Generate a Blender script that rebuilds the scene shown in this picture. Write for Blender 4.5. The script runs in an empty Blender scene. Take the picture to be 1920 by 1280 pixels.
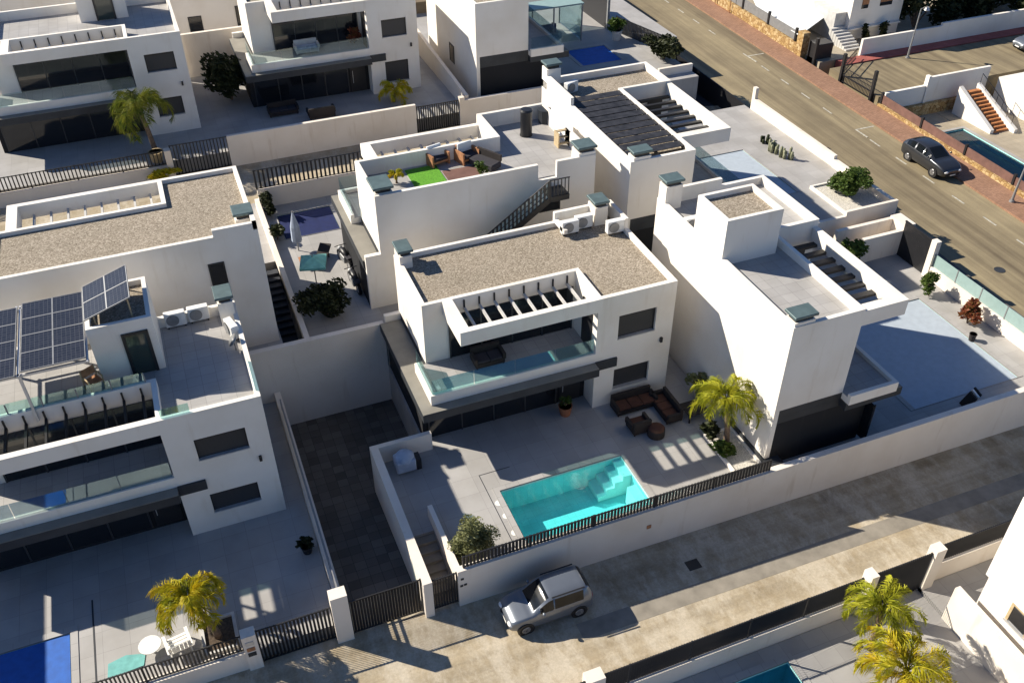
import bpy, bmesh, math, random
from mathutils import Vector, Matrix
random.seed(7)
R = math.radians
sc = bpy.context.scene
C = sc.collection

# ------------------------------------------------------------------ camera
cam = bpy.data.objects.new('camera', bpy.data.cameras.new('camera')); C.objects.link(cam); sc.camera = cam
cam.data.sensor_width = 36; cam.data.lens = 32.9; cam.data.clip_end = 2000; cam.data.clip_start = 0.5
cam.location = (0, 0, 32)
_y, _p, _r = R(21.4), R(38.25), R(-0.34)
_F = Vector((math.sin(_y)*math.cos(_p), math.cos(_y)*math.cos(_p), -math.sin(_p)))
_R0 = Vector((math.cos(_y), -math.sin(_y), 0)); _U0 = _R0.cross(_F)
_R1 = _R0*math.cos(_r) + _U0*math.sin(_r); _U1 = -_R0*math.sin(_r) + _U0*math.cos(_r)
cam.rotation_euler = Matrix((_R1, _U1, -_F)).transposed().to_euler()

# ------------------------------------------------------------------ light
SUNV = Vector((-1.13, 0.92, 1.0)).normalized()
el = math.asin(SUNV.z); az = math.atan2(SUNV.x, SUNV.y)
w = bpy.data.worlds.new('World'); sc.world = w; w.use_nodes = True
nt = w.node_tree; bg = nt.nodes['Background']
sky = nt.nodes.new('ShaderNodeTexSky'); sky.sky_type = 'NISHITA'; sky.sun_disc = False
sky.sun_elevation = el; sky.sun_rotation = az; sky.air_density = 1.0; sky.dust_density = 0.3; sky.ozone_density = 6.0
tintn = nt.nodes.new('ShaderNodeMix'); tintn.data_type = 'RGBA'; tintn.blend_type = 'MULTIPLY'; tintn.inputs[0].default_value = 1
tintn.inputs[7].default_value = (.95, .99, 1.08, 1)
nt.links.new(sky.outputs[0], tintn.inputs[6]); nt.links.new(tintn.outputs[2], bg.inputs[0]); bg.inputs[1].default_value = 0.058
sun = bpy.data.lights.new('sun', 'SUN'); sun.energy = 5.0; sun.angle = R(0.55); sun.color = (1.0, 0.915, 0.775)
so = bpy.data.objects.new('sun', sun); C.objects.link(so); so.location = SUNV*100
so.rotation_euler = SUNV.to_track_quat('Z', 'Y').to_euler()
sc.view_settings.view_transform = 'Standard'; sc.view_settings.look = 'None'
sc.view_settings.exposure = 0.74; sc.view_settings.gamma = 1.0
sc.cycles.filter_width = 1.45; sc.cycles.max_bounces = 8; sc.cycles.diffuse_bounces = 5; sc.cycles.transparent_max_bounces = 12

# ------------------------------------------------------------------ materials
MATS = {}
def newmat(name):
    m = bpy.data.materials.new(name); m.use_nodes = True
    n = m.node_tree.nodes; l = m.node_tree.links
    return m, n, l, n['Principled BSDF']
def co(n, l, scale=(1, 1, 1), kind='pos'):
    if kind == 'pos':
        s = n.new('ShaderNodeNewGeometry').outputs['Position']
    else:
        s = n.new('ShaderNodeTexCoord').outputs['Object']
    mp = n.new('ShaderNodeMapping'); mp.inputs['Scale'].default_value = scale
    l.new(s, mp.inputs[0]); return mp.outputs[0]
def noise(n, l, vec, scale, detail=4, rough=.55, out='Fac'):
    t = n.new('ShaderNodeTexNoise'); t.inputs['Scale'].default_value = scale
    t.inputs['Detail'].default_value = detail; t.inputs['Roughness'].default_value = rough
    l.new(vec, t.inputs['Vector']); return t.outputs[out]
def ramp(n, l, fac, stops):
    r = n.new('ShaderNodeValToRGB'); e = r.color_ramp.elements
    while len(e) < len(stops): e.new(.5)
    for i, (p, c) in enumerate(stops):
        e[i].position = p; e[i].color = (*c, 1) if len(c) == 3 else c
    l.new(fac, r.inputs[0]); return r.outputs[0]
def mix(n, l, fac, a, b, mode='MIX'):
    m = n.new('ShaderNodeMix'); m.data_type = 'RGBA'; m.blend_type = mode
    for sock, v in ((m.inputs[0], fac), (m.inputs[6], a), (m.inputs[7], b)):
        if isinstance(v, (int, float)): sock.default_value = v
        elif isinstance(v, tuple): sock.default_value = (*v, 1)
        else: l.new(v, sock)
    return m.outputs[2]
def bump(n, l, p, h, dist, strength=.6):
    b = n.new('ShaderNodeBump'); b.inputs['Distance'].default_value = dist; b.inputs['Strength'].default_value = strength
    l.new(h, b.inputs['Height']); l.new(b.outputs[0], p.inputs['Normal'])
def simple(name, c, rough=.6, metal=0, var=.12, scale=3, spec=.4, bmp=0):
    m, n, l, p = newmat(name)
    v = co(n, l); f = noise(n, l, v, scale)
    lo = tuple(x*(1-var) for x in c); hi = tuple(min(1, x*(1+var)) for x in c)
    l.new(ramp(n, l, f, [(.3, lo), (.7, hi)]), p.inputs['Base Color'])
    p.inputs['Roughness'].default_value = rough; p.inputs['Metallic'].default_value = metal
    p.inputs['Specular IOR Level'].default_value = spec
    if bmp: bump(n, l, p, noise(n, l, v, scale*8), bmp)
    MATS[name] = m; return m
def render_wall(name, base, dirt, amt=.5):
    m, n, l, p = newmat(name)
    v = co(n, l); vs = co(n, l, (2.2, 2.2, .3))
    a = ramp(n, l, noise(n, l, v, .35, 5), [(.42, (0, 0, 0)), (.7, (1, 1, 1))])
    s = ramp(n, l, noise(n, l, vs, 1.0, 4), [(.60, (0, 0, 0)), (.82, (1, 1, 1))])
    c1 = mix(n, l, a, base, (base[0]*.90, base[1]*.875, base[2]*.84))
    sm = n.new('ShaderNodeMath'); sm.operation = 'MULTIPLY'; sm.inputs[1].default_value = amt
    l.new(s, sm.inputs[0])
    l.new(mix(n, l, sm.outputs[0], c1, dirt), p.inputs['Base Color'])
    p.inputs['Roughness'].default_value = .85; p.inputs['Specular IOR Level'].default_value = .25
    bump(n, l, p, noise(n, l, v, 40, 3), .004, .4)
    MATS[name] = m
render_wall('render', (.80, .765, .705), (.60, .525, .42), .5)
render_wall('garden_render', (.77, .705, .625), (.54, .44, .33), .65)
render_wall('charcoal', (.02, .021, .024), (.05, .05, .05), .3)
simple('slab_top', (.22, .208, .18), .85, var=.12, scale=1.2)
simple('trench', (.25, .225, .185), .9, var=.2, scale=1.5)
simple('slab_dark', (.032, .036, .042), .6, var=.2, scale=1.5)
def tile(name, c, size=.9, joint=.35, rough=.55, size2=None, var=.06):
    m, n, l, p = newmat(name)
    v = co(n, l)
    b = n.new('ShaderNodeTexBrick'); b.offset = 0; b.inputs['Scale'].default_value = 1
    b.inputs['Brick Width'].default_value = size; b.inputs['Row Height'].default_value = size2 or size
    b.inputs['Mortar Size'].default_value = .008; b.inputs['Mortar Smooth'].default_value = .2
    b.inputs['Color1'].default_value = (*[x*(1-var) for x in c], 1); b.inputs['Color2'].default_value = (*[x*(1+var) for x in c], 1)
    b.inputs['Mortar'].default_value = (*[x*joint for x in c], 1)
    l.new(v, b.inputs['Vector'])
    f = ramp(n, l, noise(n, l, v, .6, 5), [(.3, (.8, .79, .77)), (.7, (1, 1, 1))])
    l.new(mix(n, l, 1.0, b.outputs['Color'], f, 'MULTIPLY'), p.inputs['Base Color'])
    p.inputs['Roughness'].default_value = rough; p.inputs['Specular IOR Level'].default_value = .35
    MATS[name] = m
tile('deck_tile', (.395, .385, .375), 1.0, .72)
tile('terrace_tile', (.40, .39, .38), .6, .6)
tile('cream_tile', (.40, .345, .26), .6, .6)
tile('drive_paver', (.125, .113, .10), .5, .3, .8, .5, .28)
tile('brick_paver', (.33, .19, .125), .24, .6, .85, .12, .14)
tile('red_paver', (.40, .12, .10), .4, .6, .85, .4, .1)
def gravel():
    m, n, l, p = newmat('gravel')
    v = co(n, l)
    vo = n.new('ShaderNodeTexVoronoi'); vo.inputs['Scale'].default_value = 18; l.new(v, vo.inputs['Vector'])
    sep = n.new('ShaderNodeSeparateColor'); l.new(vo.outputs['Color'], sep.inputs[0])
    c = ramp(n, l, sep.outputs[0], [(0, (.19, .158, .115)), (.3, (.275, .235, .18)), (.7, (.335, .292, .23)), (1, (.46, .41, .335))])
    big = ramp(n, l, noise(n, l, v, .5, 4), [(.3, (.9, .89, .87)), (.7, (1.06, 1.04, 1.03))])
    gap = ramp(n, l, vo.outputs['Distance'], [(.45, (1, 1, 1)), (.95, (.6, .57, .54))])
    l.new(mix(n, l, 1., mix(n, l, 1., c, big, 'MULTIPLY'), gap, 'MULTIPLY'), p.inputs['Base Color'])
    p.inputs['Roughness'].default_value = .95; bump(n, l, p, vo.outputs['Distance'], .03, -.4)
    MATS['gravel'] = m
gravel()
def lane():
    m, n, l, p = newmat('lane_concrete')
    v = co(n, l); vx = co(n, l, (.55, 1.0, 1)); vy = co(n, l, (1.3, .7, 1))
    base = ramp(n, l, noise(n, l, vx, .55, 8, .65), [(.28, (.27, .215, .138)), (.5, (.385, .32, .22)), (.72, (.49, .42, .31))])
    sw = ramp(n, l, noise(n, l, vy, 1.3, 6, .7), [(.42, (0, 0, 0)), (.70, (.55, .55, .55))])
    c = mix(n, l, sw, base, (.54, .49, .40))
    st = ramp(n, l, noise(n, l, v, .3, 7, .7), [(.60, (0, 0, 0)), (.74, (.6, .6, .6))])
    c = mix(n, l, st, c, (.15, .125, .09))
    tr = ramp(n, l, noise(n, l, co(n, l, (.05, 1.9, 1)), 1.0, 4, .6), [(.40, (.86, .85, .83)), (.62, (1.06, 1.05, 1.04))])
    c = mix(n, l, 1., c, tr, 'MULTIPLY')
    pl = ramp(n, l, noise(n, l, co(n, l, (.5, .22, 1)), 1.6, 7, .72), [(.47, (0, 0, 0)), (.6, (.55, .55, .55))])
    c = mix(n, l, pl, c, (.58, .52, .42))
    dk = ramp(n, l, noise(n, l, v, 1.1, 8, .75), [(.60, (1, 1, 1)), (.70, (.74, .71, .67))])
    c = mix(n, l, 1., c, dk, 'MULTIPLY')
    fine = ramp(n, l, noise(n, l, v, 9, 5, .8), [(.3, (.8, .8, .8)), (.7, (1.12, 1.12, 1.12))])
    l.new(mix(n, l, 1., c, fine, 'MULTIPLY'), p.inputs['Base Color'])
    p.inputs['Roughness'].default_value = .9; p.inputs['Specular IOR Level'].default_value = .2
    bump(n, l, p, noise(n, l, v, 14, 5), .01, .5)
    MATS['lane_concrete'] = m
lane()
def asphalt():
    m, n, l, p = newmat('asphalt')
    v = co(n, l); vl = co(n, l, (1.1, .035, 1))
    s = ramp(n, l, noise(n, l, vl, 1.0, 5, .6), [(.32, (.14, .109, .069)), (.5, (.23, .187, .118)), (.68, (.32, .265, .165))])
    pt = ramp(n, l, noise(n, l, v, .22, 6, .65), [(.35, (.78, .77, .74)), (.65, (1.06, 1.05, 1.0))])
    f = ramp(n, l, noise(n, l, v, 22, 3, .8), [(.3, (.86, .86, .86)), (.7, (1.1, 1.1, 1.1))])
    l.new(mix(n, l, 1., mix(n, l, 1., s, pt, 'MULTIPLY'), f, 'MULTIPLY'), p.inputs['Base Color'])
    p.inputs['Roughness'].default_value = .88; MATS['asphalt'] = m
asphalt()
def stonewall():
    m, n, l, p = newmat('ochre_stone')
    v = co(n, l)
    vo = n.new('ShaderNodeTexVoronoi'); vo.inputs['Scale'].default_value = 3.6; l.new(v, vo.inputs['Vector'])
    sep = n.new('ShaderNodeSeparateColor'); l.new(vo.outputs['Color'], sep.inputs[0])
    c = ramp(n, l, sep.outputs[0], [(0, (.30, .18, .07)), (.5, (.43, .285, .115)), (1, (.52, .39, .21))])
    vd = n.new('ShaderNodeTexVoronoi'); vd.feature = 'DISTANCE_TO_EDGE'; vd.inputs['Scale'].default_value = 3.6; l.new(v, vd.inputs['Vector'])
    e = ramp(n, l, vd.outputs[0], [(.02, (.5, .42, .3)), (.08, (1, 1, 1))])
    l.new(mix(n, l, 1., c, e, 'MULTIPLY'), p.inputs['Base Color']); p.inputs['Roughness'].default_value = .9
    bump(n, l, p, vd.outputs[0], .05, .6); MATS['ochre_stone'] = m
stonewall()
def glassmat(name, tint, base=.06, gloss=(.8, .9, .95)):
    m = bpy.data.materials.new(name); m.use_nodes = True; n = m.node_tree.nodes; l = m.node_tree.links
    n.clear(); o = n.new('ShaderNodeOutputMaterial'); t = n.new('ShaderNodeBsdfTransparent'); g = n.new('ShaderNodeBsdfGlossy')
    t.inputs[0].default_value = (*tint, 1); g.inputs['Roughness'].default_value = .03; g.inputs[0].default_value = (*gloss, 1)
    lw = n.new('ShaderNodeLayerWeight'); lw.inputs[0].default_value = .35
    ma = n.new('ShaderNodeMath'); ma.operation = 'ADD'; ma.inputs[1].default_value = base; ma.use_clamp = True
    mu = n.new('ShaderNodeMath'); mu.operation = 'MULTIPLY'; mu.inputs[1].default_value = .6
    l.new(lw.outputs['Fresnel'], mu.inputs[0]); l.new(mu.outputs[0], ma.inputs[0])
    x = n.new('ShaderNodeMixShader'); l.new(ma.outputs[0], x.inputs[0]); l.new(t.outputs[0], x.inputs[1]); l.new(g.outputs[0], x.inputs[2])
    l.new(x.outputs[0], o.inputs[0]); MATS[name] = m
glassmat('balustrade', (.74, .91, .90), .03)
simple('frosted', (.27, .38, .37), .35, var=.06)
glassmat('clear_glass', (.84, .91, .91), .03)
def water(name, tint):
    m = bpy.data.materials.new(name); m.use_nodes = True; n = m.node_tree.nodes; l = m.node_tree.links
    n.clear(); o = n.new('ShaderNodeOutputMaterial'); t = n.new('ShaderNodeBsdfTransparent'); g = n.new('ShaderNodeBsdfGlossy')
    t.inputs[0].default_value = (*tint, 1); g.inputs['Roughness'].default_value = .04
    fr = n.new('ShaderNodeFresnel'); fr.inputs[0].default_value = 1.33
    v = co(n, l); b = n.new('ShaderNodeBump'); b.inputs['Distance'].default_value = .02; b.inputs['Strength'].default_value = .3
    l.new(noise(n, l, v, 3, 3), b.inputs['Height']); l.new(b.outputs[0], g.inputs['Normal']); l.new(b.outputs[0], fr.inputs['Normal'])
    x = n.new('ShaderNodeMixShader'); l.new(fr.outputs[0], x.inputs[0]); l.new(t.outputs[0], x.inputs[1]); l.new(g.outputs[0], x.inputs[2])
    l.new(x.outputs[0], o.inputs[0]); MATS[name] = m
water('pool_water', (.46, .91, .95))
water('pool_water_pale', (.62, .93, .98))
tile('pool_tile', (.44, .88, .86), .35, .85, .4, None, .03)
simple('pool_pale', (.74, .85, .80), .5, var=.05)
def pane(name, c, rough=.06, spec=.6):
    m, n, l, p = newmat(name); p.inputs['Base Color'].default_value = (*c, 1); p.inputs['Roughness'].default_value = rough
    p.inputs['Specular IOR Level'].default_value = spec; MATS[name] = m
pane('dark_glass', (.012, .014, .018), .07)
pane('car_glass', (.008, .01, .012), .1, .35)
pane('greenish_glass', (.03, .045, .042), .12)
def shutter():
    m, n, l, p = newmat('shutter'); v = co(n, l)
    wv = n.new('ShaderNodeTexWave'); wv.bands_direction = 'Z'; wv.inputs['Scale'].default_value = 5.2; l.new(v, wv.inputs['Vector'])
    l.new(ramp(n, l, wv.outputs['Fac'], [(.1, (.016, .017, .02)), (.5, (.04, .042, .047))]), p.inputs['Base Color'])
    p.inputs['Roughness'].default_value = .5; MATS['shutter'] = m
shutter()
simple('black_metal', (.016, .016, .018), .45, .0, spec=.5)
simple('frame_grey', (.05, .052, .056), .4, .2)
simple('grey_metal', (.26, .265, .27), .45, .3)
simple('pergola_fabric', (.03, .03, .034), .55, 0, var=.5, scale=2.5)
simple('pale_metal', (.55, .55, .55), .4, .4)
simple('beam_white', (.50, .49, .47), .7)
simple('chimney_plate', (.10, .145, .15), .55, .2, var=.15)
simple('white_plastic', (.72, .72, .70), .45)
simple('ac_grille', (.09, .09, .09), .6)
simple('cushion_dark', (.035, .033, .04), .9)
simple('rattan_dark', (.03, .024, .022), .8)
simple('cushion_rust', (.09, .038, .024), .9)
simple('wood', (.36, .17, .08), .7, var=.3, scale=5)
simple('wood_pale', (.44, .34, .2), .7, var=.2, scale=5)
simple('terracotta', (.30, .12, .06), .8)
simple('pot_white', (.66, .64, .60), .7)
simple('soil', (.09, .065, .045), .95, var=.4, scale=9, bmp=.02)
simple('pebbles', (.55, .52, .46), .9, var=.35, scale=18, bmp=.02)
simple('lawn', (.10, .30, .02), .9, var=.3, scale=14, bmp=.02)
simple('worn_paint', (.42, .40, .34), .8, var=.35, scale=5)
simple('paint_white', (.78, .77, .72), .7, var=.15, scale=8)
simple('teal_cloth', (.16, .42, .40), .85, var=.2)
simple('canvas_white', (.70, .72, .72), .8, var=.03)
simple('blue_cover', (.008, .10, .42), .6, var=.15)
simple('bright_cover', (.03, .22, .70), .6, var=.15)
simple('navy_cover', (.012, .02, .085), .6, var=.2)
simple('grey_cover', (.40, .455, .51), .55, var=.06)
simple('brown_panel', (.16, .085, .068), .75, var=.2, scale=2)
simple('bbq_cover', (.34, .40, .50), .8, var=.15)
simple('terrain', (.17, .13, .085), .95, var=.35, scale=.6, bmp=.02)
simple('tile_step', (.42, .17, .06), .7, var=.2)
simple('trunk', (.17, .12, .085), .95, var=.4, scale=8, bmp=.02)
simple('tyre', (.012, .012, .013), .8)
simple('rim', (.34, .34, .35), .35, .7)
simple('light_clear', (.75, .75, .75), .15)
simple('light_red', (.35, .02, .03), .25)
def carpaint(name, c, metal=.5):
    m, n, l, p = newmat(name); v = co(n, l, kind='obj')
    l.new(ramp(n, l, noise(n, l, v, 2.2, 4), [(.3, tuple(x*.93 for x in c)), (.7, c)]), p.inputs['Base Color'])
    p.inputs['Metallic'].default_value = metal; p.inputs['Roughness'].default_value = .32
    p.inputs['Coat Weight'].default_value = .8; p.inputs['Coat Roughness'].default_value = .06; MATS[name] = m
carpaint('silver_paint', (.17, .19, .22), .4); carpaint('grey_paint', (.05, .053, .06), .6); carpaint('pale_paint', (.5, .52, .55), .4)
def leaf(name, cols, sc_=1.6, trans=.3):
    m, n, l, p = newmat(name)
    v = co(n, l); f = noise(n, l, v, sc_, 3, .6)
    c = ramp(n, l, f, [(.28 + .44*i/(len(cols)-1), x) for i, x in enumerate(cols)])
    l.new(c, p.inputs['Base Color']); p.inputs['Roughness'].default_value = .6; p.inputs['Specular IOR Level'].default_value = .25
    t = n.new('ShaderNodeBsdfTranslucent'); l.new(c, t.inputs[0])
    x = n.new('ShaderNodeMixShader'); x.inputs[0].default_value = trans
    l.new(p.outputs[0], x.inputs[1]); l.new(t.outputs[0], x.inputs[2])
    l.new(x.outputs[0], n['Material Output'].inputs[0]); MATS[name] = m
leaf('palm_yellow', [(.40, .25, .012), (.55, .44, .02), (.40, .38, .02), (.17, .21, .02)])
leaf('palm_lime', [(.15, .17, .015), (.34, .36, .025), (.44, .42, .03), (.17, .22, .02)])
leaf('palm_green', [(.05, .09, .015), (.13, .17, .02), (.24, .24, .03), (.09, .14, .02)])
leaf('olive_leaf', [(.10, .115, .05), (.20, .21, .09), (.33, .33, .17)], 2.5)
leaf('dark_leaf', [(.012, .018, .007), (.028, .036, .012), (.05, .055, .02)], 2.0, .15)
leaf('green_leaf', [(.035, .07, .015), (.08, .13, .025), (.15, .19, .04)], 2.5)
leaf('red_leaf', [(.16, .03, .02), (.24, .07, .03), (.12, .13, .03)], 3)
leaf('cactus', [(.16, .17, .10), (.25, .26, .17), (.34, .34, .24)], 5, .1)
def solar():
    m, n, l, p = newmat('solar_cell'); v = co(n, l, kind='obj')
    b = n.new('ShaderNodeTexBrick'); b.offset = 0; b.inputs['Scale'].default_value = 1
    b.inputs['Brick Width'].default_value = .166; b.inputs['Row Height'].default_value = .166; b.inputs['Mortar Size'].default_value = .007
    b.inputs['Color1'].default_value = (.018, .02, .028, 1); b.inputs['Color2'].default_value = (.026, .028, .038, 1); b.inputs['Mortar'].default_value = (.075, .078, .085, 1)
    l.new(v, b.inputs['Vector']); l.new(b.outputs['Color'], p.inputs['Base Color']); p.inputs['Roughness'].default_value = .22
    MATS['solar_cell'] = m
solar()

# ------------------------------------------------------------------ builders
class B:
    def __init__(s): s.v = []; s.f = []; s.sm = False
    def quad(s, *p):
        k = len(s.v); s.v += [tuple(q) for q in p]; s.f.append(tuple(range(k, k+len(p)))); return s
    def box(s, x0, x1, y0, y1, z0, z1):
        if x0 > x1: x0, x1 = x1, x0
        if y0 > y1: y0, y1 = y1, y0
        k = len(s.v)
        s.v += [(x, y, z) for z in (z0, z1) for x, y in ((x0, y0), (x1, y0), (x1, y1), (x0, y1))]
        s.f += [tuple(k+i for i in f) for f in ((3, 2, 1, 0), (4, 5, 6, 7), (0, 1, 5, 4), (1, 2, 6, 5), (2, 3, 7, 6), (3, 0, 4, 7))]
        return s
    def prism(s, pts, z0, z1):
        k = len(s.v); n = len(pts)
        zb = z0 if hasattr(z0, '__len__') else [z0]*n; zt = z1 if hasattr(z1, '__len__') else [z1]*n
        s.v += [(x, y, z) for (x, y), z in zip(pts, zb)] + [(x, y, z) for (x, y), z in zip(pts, zt)]
        s.f.append(tuple(k+i for i in reversed(range(n)))); s.f.append(tuple(k+n+i for i in range(n)))
        for i in range(n):
            j = (i+1) % n; s.f.append((k+i, k+j, k+n+j, k+n+i))
        return s
    def bar(s, a, b, wx, wz=None, up=(0, 0, 1)):
        a = Vector(a); b = Vector(b); d = (b-a).normalized(); u = Vector(up)
        if abs(d.dot(u)) > .98: u = Vector((1, 0, 0))
        sd = d.cross(u).normalized()*(wx/2); u2 = sd.cross(d).normalized()*((wz or wx)/2)
        k = len(s.v)
        for p in (a, b):
            s.v += [tuple(p-sd-u2), tuple(p+sd-u2), tuple(p+sd+u2), tuple(p-sd+u2)]
        s.f += [tuple(k+i for i in f) for f in ((0, 1, 2, 3), (7, 6, 5, 4), (0, 4, 5, 1), (1, 5, 6, 2), (2, 6, 7, 3), (3, 7, 4, 0))]
        return s
    def tube(s, pts, rad, n=8):
        pts = [Vector(p) for p in pts]; k0 = len(s.v)
        rs = rad if hasattr(rad, '__len__') else [rad]*len(pts)
        for i, p in enumerate(pts):
            d = (pts[min(i+1, len(pts)-1)]-pts[max(i-1, 0)]).normalized()
            u = Vector((0, 0, 1)) if abs(d.z) < .9 else Vector((1, 0, 0))
            a = d.cross(u).normalized(); b = d.cross(a)
            for j in range(n):
                t = 2*math.pi*j/n; s.v.append(tuple(p + (a*math.cos(t)+b*math.sin(t))*rs[i]))
        for i in range(len(pts)-1):
            for j in range(n):
                q = k0+i*n; s.f.append((q+j, q+(j+1) % n, q+n+(j+1) % n, q+n+j))
        s.f.append(tuple(k0+j for j in range(n))); e = k0+(len(pts)-1)*n; s.f.append(tuple(e+j for j in reversed(range(n))))
        return s
    def cyl(s, x, y, z0, z1, r0, r1=None, n=16):
        return s.tube([(x, y, z0), (x, y, z1)], [r0, r0 if r1 is None else r1], n)
    def ball(s, x, y, z, rx, ry, rz, n=8, m=12, jit=0):
        k = len(s.v)
        for i in range(n+1):
            th = math.pi*i/n
            for j in range(m):
                ph = 2*math.pi*j/m; q = 1+random.uniform(-jit, jit)
                s.v.append((x+rx*q*math.sin(th)*math.cos(ph), y+ry*q*math.sin(th)*math.sin(ph), z+rz*q*math.cos(th)))
        for i in range(n):
            for j in range(m):
                s.f.append((k+i*m+j, k+(i+1)*m+j, k+(i+1)*m+(j+1) % m, k+i*m+(j+1) % m))
        return s
    def xf(s, fn): s.v = [tuple(fn(*p)) for p in s.v]; return s
    def build(s, name, mat, parent=None, smooth=False, bev=0):
        me = bpy.data.meshes.new(name); me.from_pydata(s.v, [], s.f); me.update()
        bm = bmesh.new(); bm.from_mesh(me)
        bmesh.ops.recalc_face_normals(bm, faces=bm.faces)
        if bev:
            bmesh.ops.bevel(bm, geom=[e for e in bm.edges if e.calc_face_angle(0) > .5], offset=bev, segments=1, affect='EDGES', clamp_overlap=True)
        bm.to_mesh(me); bm.free()
        if smooth:
            for q in me.polygons: q.use_smooth = True
        o = bpy.data.objects.new(name, me); C.objects.link(o)
        me.materials.append(MATS[mat] if isinstance(mat, str) else mat)
        if parent: o.parent = parent
        return o
def tag(o, label=None, cat=None, group=None, kind=None):
    if label: o['label'] = label
    if cat: o['category'] = cat
    if group: o['group'] = group
    if kind: o['kind'] = kind
    return o
def thing(name, label, cat, loc=(0, 0, 0), rz=0, group=None):
    o = bpy.data.objects.new(name, None); o.empty_display_size = .3; C.objects.link(o)
    o.location = loc; o.rotation_euler = (0, 0, rz)
    return tag(o, label, cat, group)
def struct(name, b, mat): return tag(b.build(name, mat), kind='structure')
def copy_tree(o, parent=None):
    c = o.copy(); C.objects.link(c); c.parent = parent
    for ch in list(o.children): copy_tree(ch, c)
    return c
def rects_minus(x0, x1, y0, y1, holes):
    xs = sorted({x0, x1, *[h[0] for h in holes], *[h[1] for h in holes]}); ys = sorted({y0, y1, *[h[2] for h in holes], *[h[3] for h in holes]})
    out = []
    for i in range(len(xs)-1):
        for j in range(len(ys)-1):
            cx = (xs[i]+xs[i+1])/2; cy = (ys[j]+ys[j+1])/2
            if not any(h[0] < cx < h[1] and h[2] < cy < h[3] for h in holes): out.append((xs[i], xs[i+1], ys[j], ys[j+1]))
    return out

# ------------------------------------------------------------------ ground and roads
def road_z(y): return 0.022*(y-32) if y > 20 else -0.264
struct('ground', B().prism([(-400, -300), (600, -300), (600, 700), (-400, 700)], -6.4, -6.0), 'terrain')
def lane_z(x): return -0.0155*(x-5)
def strip(x0, x1, y0, y1, fz, lift=0, n=1, axis='x', depth=.6):
    b = B()
    for i in range(n):
        if axis == 'x':
            a = x0+(x1-x0)*i/n; c = x0+(x1-x0)*(i+1)/n; pts = [(a, y0), (c, y0), (c, y1), (a, y1)]; zt = [fz(a)+lift, fz(c)+lift, fz(c)+lift, fz(a)+lift]
        else:
            a = y0+(y1-y0)*i/n; c = y0+(y1-y0)*(i+1)/n; pts = [(x0, a), (x1, a), (x1, c), (x0, c)]; zt = [fz(a)+lift, fz(a)+lift, fz(c)+lift, fz(c)+lift]
        b.prism(pts, [z-depth for z in zt], zt)
    return b
struct('lane', strip(-60, 42.6, 16.95, 24.2, lane_z), 'lane_concrete')
struct('main_road', strip(42.6, 50.3, -60, 190, road_z, 0, 25, 'y'), 'asphalt')
struct('pavement', strip(50.3, 52.45, -60, 190, road_z, .13, 25, 'y'), 'brick_paver')
struct('near_pavement', strip(41.3, 42.6, 24.2, 190, road_z, .12, 25, 'y'), 'drive_paver')
# faded parking-bay marks along the main road
b = B()
y = 14
while y < 110:
    if abs(y-51.0) > 2 and abs(y-69) > 2:
        b.prism([(48.36, y), (48.48, y), (48.48, y+1.15), (48.36, y+1.15)], road_z(y)-.1, [road_z(y)+.006, road_z(y)+.006, road_z(y+1.15)+.006, road_z(y+1.15)+.006])
    y += 2.9
for yy in (51.6, 66.6):
    b.prism([(48.4, yy), (50.1, yy), (50.1, yy+.13), (48.4, yy+.13)], road_z(yy)-.1, road_z(yy)+.006)
    b.prism([(48.4, yy-1.3), (48.52, yy-1.3), (48.52, yy), (48.4, yy)], road_z(yy)-.1, road_z(yy)+.006)
struct('road_marking', b, 'worn_paint')
struct('trench_strip', strip(10.5, 34, 19.15, 19.95, lane_z, .005), 'trench')
struct('drain_strip', B().box(16.1, 16.7, 20.6, 21.1, -.4, lane_z(16.4)+.012), 'black_metal')
struct('manhole', B().cyl(44.9, 33.2, -.2, road_z(33.2)+.012, .33), 'slab_dark')

# plots: raised decks with their pool openings
def deck(name, x0, x1, y0, y1, zt, zb, mat, holes=()):
    b = B()
    for r in rects_minus(x0, x1, y0, y1, list(holes)): b.box(*r, zb, zt)
    return struct(name, b, mat)
POOL1 = (9.85, 15.85, 23.55, 26.75)
deck('pool_terrace', 5.4, 21.5, 22.75, 37.2, 1.1, -1.6, 'deck_tile', [POOL1, (5.4, 6.45, 22.75, 25.7), (5.4, 7.6, 30.6, 37.2), (20.0, 21.5, 23.5, 26.4)])
POOL3 = (-13.5, -8.15, 23.4, 26.4)
deck('pool_terrace', -16, 1.72, 22.95, 37.2, .7, -1.6, 'deck_tile', [POOL3])
deck('entrance_court', 21.5, 39.1, 22.75, 38.0, .95, -1.6, 'deck_tile', [(30.7, 37.2, 24.3, 31.7)])
deck('upper_terrace', -18, 8.0, 37.2, 53.0, 3.0, -1.6, 'deck_tile', [(4.72, 7.98, 48.05, 50.95), (2.75, 3.75, 38.0, 46)])
deck('upper_terrace', 8.0, 22.5, 37.2, 53.0, 3.0, -1.6, 'deck_tile')
deck('upper_terrace', 22.5, 40.0, 38.2, 54.5, 2.7, -1.6, 'deck_tile', [(32.4, 35.9, 42.0, 48.3)])
struct('back_street', B().box(-60, 24, 53.0, 58.6, -1.6, 3.0).prism([(24, 53.0), (41.3, 53.0), (41.3, 58.6), (24, 58.6)], -1.6, [3.0, .62, .74, 3.0]), 'lane_concrete')
deck('back_terrace', -30, 19.7, 58.6, 80, 4.0, -1.6, 'deck_tile')
deck('back_terrace', 19.7, 41.0, 58.6, 95, 3.6, -1.6, 'deck_tile', [(31.1, 34.5, 63.7, 67.1), (38.4, 41.0, 58.6, 66.5)])
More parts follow.
